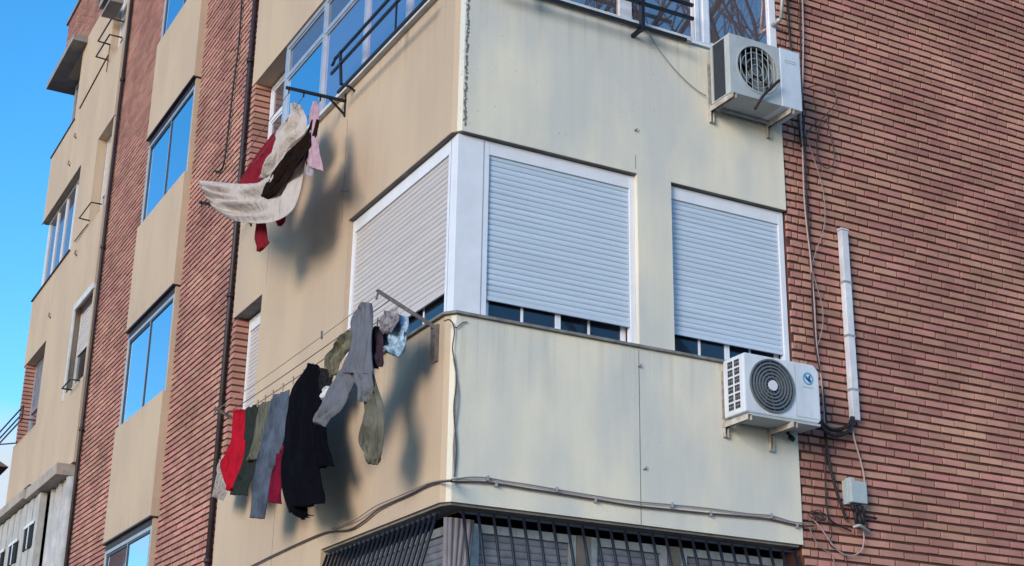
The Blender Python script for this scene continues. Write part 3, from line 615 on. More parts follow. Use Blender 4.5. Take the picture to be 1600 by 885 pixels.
# ---- stair column: rendered panels with reflecting windows between them
for k in range(-2, 3):
    zl = 2.65+2.84*k; zs = zl-1.34
    z_next = zs+2.84
    mb = MB(); mb.fb('L', 7.80, 10.0, zl, min(z_next, 9.79), -.002, .26)
    p = mb.build('spandrel_panel', M['tan'], B, bevel=.004)
    mb = MB(); mb.fb('L', 7.79, 10.01, zl-.022, zl-.001, -.012, .10); mb.fb('L', 7.83, 9.97, zl-.10, zl-.022, .03, .10); mb.build('lintel', M['pipe'], B)
    mb = MB(); box_frame(mb, 'L', 7.83, 9.97, zs+.001, zl-.10, .035, .08, .045, wb=.02); mb.fb('L', 8.875, 8.905, zs+.02, zl-.145, .04, .075)
    w = mb.build('window', M['bluealu'], B, bevel=.002)
    for a0, a1, dd in ((7.876, 8.874, .05), (8.906, 9.924, .06)):
        mb = MB(); mb.fb('L', a0, a1, zs+.021, zl-.146, dd, dd+.006); mb.build('pane', M['skyglass'], w)
        mb = MB(); box_frame(mb, 'L', a0, a1, zs+.021, zl-.146, dd-.012, dd+.012, .014, wb=.004, wt=.03); mb.build('sash', M['darkalu'], w)
    for ja, jb in ((7.801, 7.829), (9.971, 9.999)):
        mb = MB(); mb.fb('L', ja, jb, zs, zl, .035, .26); mb.build('window_jamb', M['tan'], B)
mb = MB(); mb.fb('L', 7.80, 10.0, -5.08, 2.65-5.68-1.34, .0, .26); mb.build('spandrel_panel', M['tan'], B)

# ---- far bay (mirror of the near one)
Y0, Y1 = 12.40, 17.66
def fband(z0, z1):
    mb = MB(); mb.prism([(0, Y0), (TW, Y0), (TW, Y1-.02), (.05, Y1), (0, Y1-.05)], z0, z1); return mb.build('bay_band', M['tan'], B)
fband(1.36, 2.65); fband(4.12, 5.38); fband(6.91, 8.25)
mb = MB(); mb.fb('L', Y0, 17.0, 9.65, 9.79, .0, TW); mb.build('bay_band', M['tan'], B)
for z0, z1, ya, yb in ((2.65, 4.12, 13.75, 15.75), (5.38, 6.91, 13.42, 14.6), (8.25, 9.65, 13.35, 15.75)):
    mb = MB(); mb.fb('L', ya, yb, z0, z1, .0, TW); mb.build('pier', M['tan'], B)
for z0, z1 in ((2.65, 4.12), (5.38, 6.91), (8.25, 9.65)):
    mb = MB(); mb.fb('L', 12.41, 12.50, z0, z1, .02, TW); mb.build('window_jamb', M['tan'], B)
# its windows
def simple_window(a0, a1, z0, z1, d, zb=None, m='white', g='glass', n=2, slat='slatsun', frame=.05):
    mb = MB(); box_frame(mb, 'L', a0, a1, z0+.001, z1-.003, d, d+.06, frame)
    for k in range(1, n): x = a0+(a1-a0)*k/n; mb.fb('L', x-.02, x+.02, z0+frame, z1-frame, d+.005, d+.055)
    w = mb.build('window', M[m], B)
    if zb is None or zb > .05:
        mb = MB(); mb.fb('L', a0+frame, a1-frame, z0+frame, z1-frame, d+.03, d+.036); mb.build('pane', M[g], w)
    if zb is not None: shutter('L', a0+frame+.002, a1-frame-.002, z0+max(zb, frame)+.033, z1-frame, d+.012, M[slat], w, pitch=.06)
    return w
simple_window(12.50, 13.40, 5.38, 6.905, .15, zb=.5, m='whitesill', g='greyglass', n=1)
simple_window(14.61, 17.50, 5.38, 6.905, .10, n=4, g='greyglass', m='white')
mb = MB(); mb.fb('L', 14.6, 17.62, 5.36, 5.378, -.03, -.003); mb.build('window_sill', M['pipe'], B)
mb = MB(); mb.fb('L', 14.6, 17.66, 6.885, 6.909, -.012, -.002); mb.build('drip_edge', M['lintel'], B)
simple_window(12.52, 13.74, 2.65, 4.115, .12, zb=.65, m='whitesill', g='lowglass', n=1)
mb = MB(); mb.fb('L', 13.66, 13.75, 2.56, 4.14, -.006, .02); mb.fb('L', 12.42, 13.66, 4.03, 4.14, -.006, .02); mb.build('window_surround', M['whitesill'], B)
simple_window(15.76, 17.40, 2.65, 4.115, .17, zb=.55, m='alu', g='greyglass', n=2, slat='louver')
jamb(17.42, 2.66, 4.11, .012, .24)
simple_window(12.50, 13.34, 8.25, 9.645, .12, zb=.4, m='white', n=1)
simple_window(15.76, 17.2, 8.25, 9.60, .20, m='alu', g='greyglass', n=3)
mb = MB(); mb.fb('L', 15.7, 17.64, 8.235, 8.262, -.02, .03); mb.build('window_sill', M['pipe'], B)
mb = MB(); mb.box(-.26, .5, 15.42, 17.66, 9.652, 9.70); mb.box(-.26, -.23, 15.42, 17.66, 9.70, 9.775); mb.box(-.23, .5, 17.63, 17.66, 9.70, 9.775); mb.box(-.229, .0-.002, 15.43, 17.62, 9.70, 9.77)
mb.build('canopy_slab', M['concrete'], B)
# rails and small ironwork of the far bay
mb = MB()
for z in (2.95, 2.82, 2.72): mb.bar((-.22, 15.8, z), (-.22, 17.9, z), .02, .02)
for y in (15.8, 17.9): mb.bar((-.22, y, 2.96), (-.22, y, 2.70), .02, .02); mb.bar((-.22, y, 2.73), (.05, min(y, 17.6), 2.73), .02, .02)
mb.build('railing', M['black'], B)
mb = MB(); mb.tube([(0, 12.55, 5.44), (-.16, 12.55, 5.44), (-.17, 13.30, 5.44), (0, 13.32, 5.44)], .012, 6); mb.tube([(-.02, 13.35, 5.38), (-.03, 14.2, 5.38)], .010, 6)
mb.build('railing', M['pipe'], B)
mb = MB(); mb.tube([(0, 12.6, 2.62), (-.14, 12.6, 2.62), (-.15, 13.1, 2.60), (0, 13.1, 2.60)], .012, 6); mb.build('railing', M['pipe'], B)
mb = MB()
for z in (8.33, 8.62): mb.tube([(0, 12.5, z), (-.2, 12.5, z), (-.21, 13.35, z), (0, 13.37, z)], .014, 6)
mb.build('railing', M['pipe'], B)
mb = MB(); mb.tube([(-.012, 15.35, 8.30), (-.012, 13.6, 8.42), (-.012, 13.38, 8.43)], .010, 6); mb.tube([(-.012, 13.36, 8.1), (-.012, 13.35, 8.6)], .006, 6); mb.build('wall_conduit', M['pipe'], B)
for y, z in ((15.35, 7.75), (15.6, 7.32), (14.0, 5.1), (15.6, 4.5)):
    mb = MB(); mb.tube([(.0, y, z-.03), (-.04, y, z), (-.03, y, z+.06)], .014, 6); mb.build('wall_hook', M['lintel'], B)

# first floor of the far bay: boxed ledges over a sheet-metal enclosure
mb = MB(); mb.box(-.16, -.003, 14.72, 17.8, 1.345, 1.40); mb.box(-.24, -.161, 14.70, 17.8, 1.20, 1.345); mb.box(-.16, .1, 14.71, 17.8, 1.19, 1.25); mb.build('shutter_box', M['beige'], B)
mb = MB(); mb.box(-.158, -.003, 14.74, 17.7, 1.402, 1.44); mb.build('box_flashing', M['pipe'], B)
mb = MB(); mb.box(-.20, .15, 12.55, 14.68, 1.18, 1.355); mb.build('shutter_box', M['beige'], B, bevel=.01)
mb = MB()
y = 13.9
while y < 17.7: mb.box(-.12 if int(y*4) % 2 else -.105, -.02, y, min(y+.24, 17.7), -1.0, 1.17); y += .25
mb.build('metal_cladding', M['sheetmetal'], B)
mb = MB()
for i, y in enumerate((12.6, 12.85, 13.1, 13.35, 13.6)): mb.tube([(.06+.02*(i % 2), y, -5.0), (.06+.02*(i % 2), y, 1.17)], .09, 8)
mb.build('metal_cladding', M['sheetmetal'], B)
for ya, yb, za, zb in ((14.1, 14.75, .38, .72), (15.3, 15.9, .30, .62), (16.4, 16.9, .3, .62)):
    mb = MB(); mb.box(-.135, -.108, ya, yb, za, zb); w = mb.build('window', M['dark'], B)
    mb = MB(); mb.box(-.15, -.136, ya-.03, yb+.03, zb, zb+.05); mb.box(-.145, -.136, (ya+yb)/2-.02, (ya+yb)/2+.02, za, zb); mb.build('frame', M['white'], w)
mb = MB(); mb.fb('L', 12.5, 17.6, -5.08, -1.0, -.1, TW); mb.build('bay_band', M['tan'], B)
mb = MB(); mb.box(.15, .3, 12.42, 17.3, -1.0, 1.35); mb.build('inner_wall', M['room'], B)
# end wall return (faces away along the street)
mb = MB(); mb.box(.30, .55, 12.42, 17.3, 2.60, 9.7); mb.build('inner_wall', M['room'], B)
mb = MB(); mb.box(.55, .6, 5.3, 12.4, -5.0, 11); mb.build('inner_wall', M['room'], B)

# ---- ground floor windows of the near bay behind barred grilles
mb = MB(); mb.prism([(.02, .10), (.06, .02), (3.10, .02), (3.10, .2), (.2, .2), (.2, 5.2), (.02, 5.2)], -1.40, -1.381); mb.build('lintel', M['lintel'], B)
def low_window(F, a0, a1, z0, z1, d):
    mb = MB(); box_frame(mb, F, a0, a1, z0, z1, d, d+.06, .06); w = mb.build('window', M['galv'], B)
    shutter(F, a0+.062, a1-.062, z0+.9, z1-.06, d+.02, M['louver'], w, pitch=.05)
    mb = MB(); mb.fb(F, a0+.06, a1-.06, z0+.06, z0+.87, d+.04, d+.046); mb.build('pane', M['lowglass'], w)
low_window('R', .32, 1.18, -3.1, -1.472, .20); low_window('R', 1.30, 1.98, -3.1, -1.472, .20); low_window('R', 2.1, 3.08, -3.1, -1.472, .20)
low_window('L', .35, 2.28, -3.1, -1.472, .20)
low_window('L', 4.3, 5.1, -3.1, -1.472, .10) if False else None
mb = MB()
for i in range(9):
    a = .06+i*.03; mb.tube([(.10+.03*math.sin(i), .14+.0*i, -3.1), (.08+i*.025, .12-.01*(i % 2), -1.47)], .02, 7)
mb.build('curtain', M['curtain'], B)
for xa in (1.185, 1.985):
    mb = MB(); mb.box(xa, xa+.11, .19, .3, -3.1, -1.472); mb.build('window_post', M['lintel'], B)
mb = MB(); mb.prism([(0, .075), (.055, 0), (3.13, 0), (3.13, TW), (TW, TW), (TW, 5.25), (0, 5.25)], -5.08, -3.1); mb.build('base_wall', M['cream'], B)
def grille(F, a0, a1, n, lean):
    mb = MB()
    for i in range(n):
        a = a0+(a1-a0)*i/(n-1)
        mb.tube([P_(F, a, .03, -1.43), P_(F, a, -.03, -1.62), P_(F, a, -.12, -1.95), P_(F, a, -.17, -2.4), P_(F, a, -.17, -3.0), P_(F, a, .0, -3.12)], .0125, 6)
    mb.bar(P_(F, a0-.02, .030, -1.44), P_(F, a1+.02, .030, -1.44), .016, .016)
    for z, d in ((-2.4, -.17), (-3.0, -.17)): mb.bar(P_(F, a0-.02, d, z), P_(F, a1+.02, d, z), .02, .02)
    mb.build('window_grille', M['black'], B)
grille('R', .16, 3.06, 25, 0); grille('L', .16, 2.22, 24, 0)

# downpipes fixed to the left side
def downpipe(y, x, r, z0, z1, label, kinks=()):
    t = thing('downpipe', label, 'pipe', (x, y, z0), group=None)
    mb = MB(); mb.tube([(x, y, z0), (x, y, z1)], r, 10); mb.build('pipe', M['pipe'], t)
    z = z0+1.2
    while z < z1:
        mb = MB(); mb.tube([(x, y, z), (x, y, z+.05)], r+.012, 10); mb.bar((x, y, z+.02), (x+.07, y, z+.02), .02, .02); mb.build('clamp', M['pipe'], t); z += 2.84
    return t
downpipe(5.57, .05, .030, -5.08, 10.9, 'dark downpipe on the brick strip right beside the tan bay with the laundry')
downpipe(12.33, .05, .028, -5.08, 10.9, 'dark downpipe on the brick strip against the edge of the far bay')

# ------------------------------------------------------------------ air conditioners
def prism_xz(mb, poly, y0, y1):
    lo = [mb.bm.verts.new((x, y0, z)) for x, z in poly]; hi = [mb.bm.verts.new((x, y1, z)) for x, z in poly]
    mb.bm.faces.new(lo); mb.bm.faces.new(hi[::-1]); n = len(poly)
    for i in range(n): mb.bm.faces.new([lo[i], hi[i], hi[(i+1) % n], lo[(i+1) % n]])
def front_with_hole(mb, x0, x1, z0, z1, y, cx, cz, r, th, n=48):
    """front plate with a round opening"""
    def rim(k):
        a = k*2*math.pi/n; return cx+r*math.cos(a), cz+r*math.sin(a)
    def edge(k):
        a = k*2*math.pi/n; c, s = math.cos(a), math.sin(a)
        t = min(((x1-cx)/c if c > 1e-9 else 1e9), ((x0-cx)/c if c < -1e-9 else 1e9), ((z1-cz)/s if s > 1e-9 else 1e9), ((z0-cz)/s if s < -1e-9 else 1e9))
        return cx+c*t, cz+s*t
    R1 = [mb.bm.verts.new((rim(k)[0], y, rim(k)[1])) for k in range(n)]; R2 = [mb.bm.verts.new((rim(k)[0], y+th, rim(k)[1])) for k in range(n)]
    E1 = [mb.bm.verts.new((edge(k)[0], y, edge(k)[1])) for k in range(n)]
    for k in range(n):
        k2 = (k+1) % n
        mb.bm.faces.new([R1[k], R1[k2], E1[k2], E1[k]]); mb.bm.faces.new([R1[k2], R1[k], R2[k], R2[k2]])
        for X in (x0, x1):
            for Z in (z0, z1):
                if abs(E1[k].co.x-E1[k2].co.x) > 1e-5 and abs(E1[k].co.z-E1[k2].co.z) > 1e-5:
                    if (abs(E1[k].co.x-X) < 1e-5 or abs(E1[k2].co.x-X) < 1e-5) and (abs(E1[k].co.z-Z) < 1e-5 or abs(E1[k2].co.z-Z) < 1e-5):
                        v = mb.bm.verts.new((X, y, Z)); mb.bm.faces.new([E1[k], E1[k2], v])
def fan(t, cx, cz, y, r):
    mb = MB()
    for k in range(5):
        a = k*2*math.pi/5; pts = []
        for rr in (.18, .55, .92):
            for da, dy in ((-.32, .02), (.32, -.02)):
                pts.append((cx+r*rr*math.cos(a+da*(.8+rr*.4)), y+dy, cz+r*rr*math.sin(a+da*(.8+rr*.4))))
        v = [mb.bm.verts.new(p) for p in pts]; w = [mb.bm.verts.new((p[0], p[1]+.006, p[2])) for p in pts]
        for q in ((0, 1, 3, 2), (2, 3, 5, 4)):
            mb.bm.faces.new([v[i] for i in q]); mb.bm.faces.new([w[i] for i in q][::-1])
        for i, j in ((0, 1), (1, 3), (3, 5), (5, 4), (4, 2), (2, 0)): mb.bm.faces.new([v[i], w[i], w[j], v[j]])
    mb.disc((cx, y-.03, cz), (0, 1, 0), r*.2, .05, 20)
    mb.build('fan', M['grille'], t)
def bracket(t, x, z, yb, drop=.14, L=.36, m='rust'):
    mb = MB(); mb.box(x-.018, x+.018, -.006, -.001, z-drop, z+.42); mb.box(x-.018, x-.013, -.035, -.006, z-drop, z+.02); mb.box(x+.013, x+.018, -.035, -.006, z-drop, z+.02)
    mb.box(x-.02, x+.02, -L, -.006, z-.006, z); mb.box(x-.02, x-.015, -L, -.006, z-.045, z-.006); mb.box(x+.015, x+.02, -L, -.006, z-.045, z-.006)
    return mb.build('support_bracket', M[m], t)

# upper unit: old, vertical-bar guard, bare coil on the side
x0, x1, yf, yb, z0, z1 = 2.35, 3.085, -.33, -.055, 2.235, 2.785
A = thing('air_conditioner', 'older air conditioner under the upper window, black hose sticking out of its fan', 'air conditioner', ((x0+x1)/2, (yf+yb)/2, z0), 'air conditioners on the corner bay')
cx, cz, fr = x0+.285, (z0+z1)/2+.005, .215
mb = MB()
xs = x0+.52
front_with_hole(mb, x0, xs, z0, z1, yf, cx, cz, fr, .035)
mb.box(x0, x1, yf+.002, yb, z1-.012, z1); mb.box(x0, x1, yf+.002, yb, z0, z0+.012)
mb.box(xs-.02, x1, yf+.002, yb, z0+.012, z1-.012)
mb.box(x0, x0+.012, yf+.002, yf+.075, z0+.012, z1-.012); mb.box(x0, x0+.012, yb-.03, yb, z0+.012, z1-.012)
mb.build('casing', M['casinggrey'], A, bevel=.0)
mb = MB(); mb.box(xs+.002, x1+.004, yf-.006, yb+.01, z0-.002, z1+.004); mb.build('side_cover', M['casing2'], A, bevel=.008)
mb = MB(); mb.box(xs+.05, x1-.04, yf-.0085, yf-.0062, z1-.105, z1-.10); mb.box(xs+.05, x1-.04, yf-.0085, yf-.0062, z1-.125, z1-.12); mb.build('cover_groove', M['casinggrey'], A)
mb = MB(); mb.box(x0+.008, x0+.02, yf+.078, yb-.032, z0+.014, z1-.014); mb.build('coil', M['fin'], A)
mb = MB(); mb.box(x0+.03, xs-.03, yf+.1, yf+.11, z0+.02, z1-.02); mb.build('fan_housing', M['fin'], A)
fan(A, cx, cz, yf+.06, fr)
mb = MB()
for i in range(-3, 4):
    dx = i*.058; h = math.sqrt(max(0, fr*fr-dx*dx)); mb.tube([(cx+dx, yf+.006, cz-h), (cx+dx, yf+.006, cz+h)], .004, 6)
for i in range(1, 4): mb.disc((cx, yf+.012, cz), (0, 1, 0), fr*i/4+.003, .004, 36, rin=fr*i/4-.001)
mb.disc((cx, yf-.006, cz), (0, 1, 0), fr+.010, .006, 48, rin=fr-.004)
mb.build('fan_guard', M['casinggrey'], A)
mb = MB(); mb.tube(smooth_pts([(x0+.25, yf+.02, z0-.09), (x0+.30, yf-.03, z0+.02), (x0+.385, yf-.06, z0+.12), (x0+.45, yf-.07, z0+.19)]), .013, 8); mb.build('hose', M['cable'], A)
bracket(A, x0+.02, z0-.006, yb, L=.35); bracket(A, x1-.12, z0-.006, yb, L=.35)
mb = MB(); mb.box(x0+.1, x1-.1, -.05, -.042, z0-.03, z0-.004); mb.build('cross_rail', M['casinggrey'], A)

# lower unit: newer, ring guard, grid of vents on the side, round blue badge
x0, x1, yf, yb, z0, z1 = 2.385, 3.13, -.30, -.03, -.475, .005
A = thing('air_conditioner', 'newer white air conditioner under the shuttered window, with ring guard and round blue badge', 'air conditioner', ((x0+x1)/2, (yf+yb)/2, z0), 'air conditioners on the corner bay')
cx, cz, fr = x0+.265, (z0+z1)/2+.0, .212
mb = MB(); prism_xz(mb, [(x0, z0), (x1-.03, z0), (x1, z0+.03), (x1, z1-.05), (x1-.05, z1), (x0+.02, z1), (x0, z1-.02)], yf, yb)
mb.build('casing', M['casing'], A, bevel=.014)
mb = MB(); mb.box(x0+.05, x1-.01, yf+.004, yb-.02, z0-.02, z0-.001); mb.build('base_pan', M['casinggrey'], A)
for r_ in range(6):
    for c_ in range(2):
        mb = MB(); yy = yf+.055+c_*.085; zz = z0+.045+r_*.068
        for s_ in range(3): mb.box(x0-.004, x0-.0005, yy+s_*.022, yy+s_*.022+.016, zz, zz+.026); mb.box(x0-.004, x0-.0005, yy+s_*.022, yy+s_*.022+.016, zz+.030, zz+.052)
        mb.build('side_vent', M['fin'], A)
mb = MB(); mb.disc((cx, yf-.004, cz), (0, 1, 0), fr, .003, 56); mb.build('fan_opening', M['fin'], A)
mb = MB()
for i, rr in enumerate((1.0, .86, .73, .60, .47, .34)):
    mb.disc((cx, yf-.016, cz), (0, 1, 0), fr*rr+.004, .011, 56, rin=fr*rr-.008)
for k in range(12):
    a = k*math.pi/6+.1; mb.bar((cx+.04*math.cos(a), yf-.008, cz+.04*math.sin(a)), (cx+fr*math.cos(a+.5), yf-.008, cz+fr*math.sin(a+.5)), .004, .005)
mb.build('fan_guard', M['grille'], A)
mb = MB(); mb.disc((cx, yf-.024, cz), (0, 1, 0), .042, .012, 28); mb.build('hub_cap', M['casing'], A)
bx, bz = x1-.115, z1-.125
mb = MB(); mb.disc((bx, yf-.003, bz), (0, 1, 0), .052, .0025, 32, rin=.038)
bd = mb.build('badge', M['blue'], A)
mb = MB()
for (dx, dz, w, h, an) in ((-.016, .004, .010, .034, .6), (.012, .012, .010, .024, -.4), (.014, -.016, .016, .016, .2), (-.002, -.006, .008, .014, .9)):
    c, s = math.cos(an), math.sin(an); pts = [(bx+dx+u*c*w-v*s*h, bz+dz+u*s*w+v*c*h) for u, v in ((-1, 0), (0, -1), (1, 0), (0, 1))]
    prism_xz(mb, [(p, q) for p, q in pts], yf-.005, yf-.003)
mb.build('emblem', M['navy'], bd)
mb = MB(); x = bx-.055
for i in range(8): w_ = (.010, .009, .011, .008, .010, .011, .009, .010)[i]; mb.box(x, x+w_, yf-.0025, yf-.0004, bz-.078+.004*(i % 2), bz-.068); x += w_+.0035
mb.build('emblem', M['box'], bd)
mb = MB(); mb.box(xs+.1-.15+.06, x1-.03, yf-.002, yf-.0004, z0+.03, z0+.036); mb.box(x0+.50, x0+.503, yf-.002, yf-.0004, z0+.03, z1-.03); mb.build('cover_groove', M['casinggrey'], A)
b1 = bracket(A, x0+.02, z0-.022, yb, drop=.12, L=.33); b2 = bracket(A, x0+.46, z0-.022, yb, drop=.17, L=.33)
mb = MB()
for xx, d_ in ((x0+.02, .10), (x0+.46, .16)):
    mb.tube([(xx, -.002, z0-d_-.03), (xx, -.03, z0-d_-.03)], .012, 8)
mb.build('bolt', M['galv'], A)
mb = MB(); mb.tube([(x0+.62, -.05, z0-.06), (x0+.66, -.05, z0-.085)], .022, 8); mb.tube([(x0+.60, -.05, z0-.03), (x0+.64, -.05, z0-.07)], .012, 8); mb.build('drain_elbow', M['cable'], A)

# ------------------------------------------------------------------ trunking, box and cables on the brick
T = thing('cable_trunking', 'straight white plastic trunking standing upright on the dark brick wall', 'trunking', (3.72, -.02, -.30))
mb = MB(); mb.box(3.685, 3.76, -.045, .012, -.30, 1.385); mb.build('trunking_cover', M['trunk'], T, bevel=.006)
mb = MB(); mb.box(3.681, 3.764, -.048, .012, 1.386, 1.402); mb.build('end_cap', M['trunk'], T)
for zc in (-.05, .42, .90): mb = MB(); mb.box(3.680, 3.765, -.0475, .012, zc, zc+.02); mb.build('clip', M['galv'], T)
J = thing('junction_box', 'small pale grey junction box on the brick wall below the white trunking', 'junction box', (3.66, -.03, -1.0))
mb = MB(); mb.box(3.575, 3.745, -.085, .015, -1.005, -.825); mb.build('box_body', M['box'], J, bevel=.008)
mb = MB(); mb.box(3.60, 3.64, -.055, .012, -.824, -.795); mb.box(3.568, 3.752, -.035, .014, -1.012, -.817); mb.build('mounting_plate', M['box'], J)
mb = MB()
for i, (dx, dz) in enumerate(((.03, 0), (.06, -.03), (.10, 0), (.13, -.04), (.05, -.10), (.09, -.13), (.12, -.10))):
    mb.tube([(3.575+dx, -.05, -1.01+dz*.4), (3.58+dx*1.1, -.055, -1.07+dz)], .016, 7)
mb.build('cable_gland', M['cable'], J)
mb = MB(); mb.tube(smooth_pts([(3.61, -.04, -1.20), (3.65, -.07, -1.185), (3.70, -.06, -1.20), (3.78, -.03, -1.215)]), .014, 7); mb.build('clamp', M['galv'], J)
mb = MB(); mb.tube([(3.78, -.02, -1.09), (3.88, -.02, -1.095)], .010, 6); mb.build('bolt', M['cable'], J)

def cable(key, label, m, name='cable', jig=0, group=None):
    r, pts = CABLE[key]; mb = MB(); mb.tube(smooth_pts(pts, 6), r, 7)
    o = mb.build(name, M[m], None, label=label, category='cable')
    if group: o['group'] = group
    return o
cable('riser_pale', 'long pale pinkish cable running down the brick beside the cream bay edge', 'pink')
cable('riser_dark', 'long dark cable beside the pale one, running down to the cable tangle', 'cable')
cable('riser_black2', 'black cable hanging beside the top of the upper air conditioner', 'cable')
cable('coil_upper', 'dark cable loop bulging right from the upper air conditioner onto the brick', 'brown')
cable('coil_lower', 'narrow dark cable loop hanging upright on the brick under the wider loop', 'brown')
cable('loop_pale', 'thin faded cable bowing right above the top of the white trunking', 'pale')
cable('loop_pale2', 'thin faded cable wavering left of the white trunking', 'pale')
cable('drain_black', 'black cable dropping from the lower air conditioner to the left side of the grey box', 'cable')
cable('pink_drop', 'pinkish cable curving down from the white trunking past the right side of the grey box', 'pink')
cable('pink_tail', 'pinkish cable sagging in a long curve below the grey junction box', 'pink')
cable('tail_thin', 'thin pale cable trailing down the brick at the lower edge of the view', 'pale')
cable('tail_dark', 'thin dark cable drooping under the cable tangle', 'cable')
mb = MB()
for i in range(4): mb.tube(smooth_pts(CABLE['tangle%d' % i][1], 4), .0045, 6)
mb.build('cable_tangle', M['brown'], None, label='tangled knot of thin cables where the conduits leave the cream band', category='cable')
Hs = thing('refrigerant_hose', 'pair of thick black hoses sagging between the newer air conditioner and the white trunking foot', 'hose', CABLE['hose1'][1][0])
for k in ('hose1', 'hose2'):
    mb = MB(); mb.tube(smooth_pts(CABLE[k][1], 6), CABLE[k][0], 9); mb.build('hose', M['cable'], Hs)
cable('ac1_wire', 'thin dark wire drooping from the upper balcony rail to the older air conditioner', 'pale')
def conduit(kR, kL, label, m):
    t = thing('conduit', label, 'conduit', CABLE[kR][1][0])
    mb = MB(); p = list(reversed(CABLE[kL][1]))+CABLE[kR][1]; mb.tube(smooth_pts(p, 5), CABLE[kR][0], 7); mb.build('tube', m, t)
    for q in (CABLE[kR][1])[2::3]:
        mb = MB(); mb.box(q[0]-.008, q[0]+.008, q[1]-CABLE[kR][0]-.006, .002, q[2]-.02, q[2]+.016)
        mb.build('clip', M['galv'], t)
conduit('bandR1', 'bandL2', 'thinner upper conduit wrapping round the foot of the corner bay', M['pale'])
conduit('bandR2', 'bandL1', 'thicker lower conduit wrapping round the foot of the corner bay', M['brown'])
cable('corner_cable', 'wriggling brown cable hanging down the lower corner edge of the bay', 'brown')
cable('corner_cable2', 'short stray wire poking right at the top of the lower corner edge', 'brown')
cable('corner_cable3', 'hair-thin wire beside the wriggling brown cable on the corner', 'pale')
cable('left_cable', 'thin dark cable zigzagging down the brick strip left of the downpipe', 'cable')
cable('rope_hook', 'tiny hook of wire sticking out of the tan wall left of the corner window', 'pale')
mb = MB(); mb.tube([(3.10, -.10, 4.0), (3.14, -.10, 3.55), (3.10, -.10, 3.25)], .016, 8); mb.tube([(3.10, -.10, 3.25), (3.10, .02, 3.24)], .02, 8)
mb.build('drain_pipe', M['galv'], None, label='short grey drain tube leaning against the brick above the older air conditioner', category='pipe')
# faint ironwork on the top storey of the far bay
mb = MB(); mb.box(-.28, -.02, 12.55, 13.25, 9.16, 9.30); mb.box(-.30, -.02, 12.5, 13.3, 9.301, 9.33); mb.box(-.24, -.02, 12.6, 13.2, 9.0, 9.06)
mb.build('awning_box', M['concrete'], None, label='grey rolled awning box under the eaves at the top window of the far bay', category='awning')

# ------------------------------------------------------------------ clothes airers
def arm_simple(t, y, z, xt, m='black'):
    mb = MB(); mb.bar((0, y, z), (xt, y, z-.01), .022, .026); mb.bar((-.004, y, z+.07), (-.004, y, z-.16), .025, .012)
    mb.bar((-.006, y, z-.14), (-.16, y, z-.012), .014, .018)
    for xx in (xt+.03, xt+.17, xt+.33): mb.tube([(xx, y, z-.02), (xx, y, z-.06)], .008, 6)
    mb.build('bracket_arm', M[m], t)
U = thing('clothes_airer', 'black bracket clothesline outside the upper gallery windows, carrying the windblown sheet', 'clothesline', (0, 2.33, 2.70), 'wall mounted clotheslines')
arm_simple(U, 2.33, 2.715, -.58); arm_simple(U, 4.86, 2.53, -.58)
for xx in (-.55, -.41, -.25):
    mb = MB(); mb.tube([(xx, 2.33+(2.53)*t/8, 2.66-.185*t/8-.05*math.sin(math.pi*t/8)) for t in range(9)], .0035, 5); mb.build('line', M['wire'], U)
Lw = thing('clothes_airer', 'rusty grey bracket clothesline below the corner window, carrying the dark clothes', 'clothesline', (0, .21, -.07), 'wall mounted clotheslines')
for y in (.21, 3.98):
    mb = MB(); mb.bar((-.02, y, -.06), (-.49, y, .14), .036, .010); mb.bar((-.02, y-.016, -.072), (-.48, y-.016, .124), .006, .03); mb.bar((-.475, y, .135), (-.49, y, .07), .02, .012)
    mb.build('bracket_arm', M['airer'], Lw)
    mb = MB(); mb.box(-.008, -.002, y-.045, y+.045, -.33, -.05); mb.box(-.03, -.008, y-.045, y-.038, -.33, -.05); mb.box(-.03, -.008, y+.038, y+.045, -.33, -.05); mb.bar((-.03, y, -.06), (-.006, y, -.12), .07, .02)
    mb.build('mount_plate', M['airer'], Lw)
for xx, zz, mm in ((-.47, .115, 'rope'), (-.38, .085, 'wire'), (-.30, .055, 'wire')):
    mb = MB(); mb.tube([(xx, .21+3.77*t/10, zz-.015*math.sin(math.pi*t/10)) for t in range(11)], .004, 5); mb.build('line', M[mm], Lw)

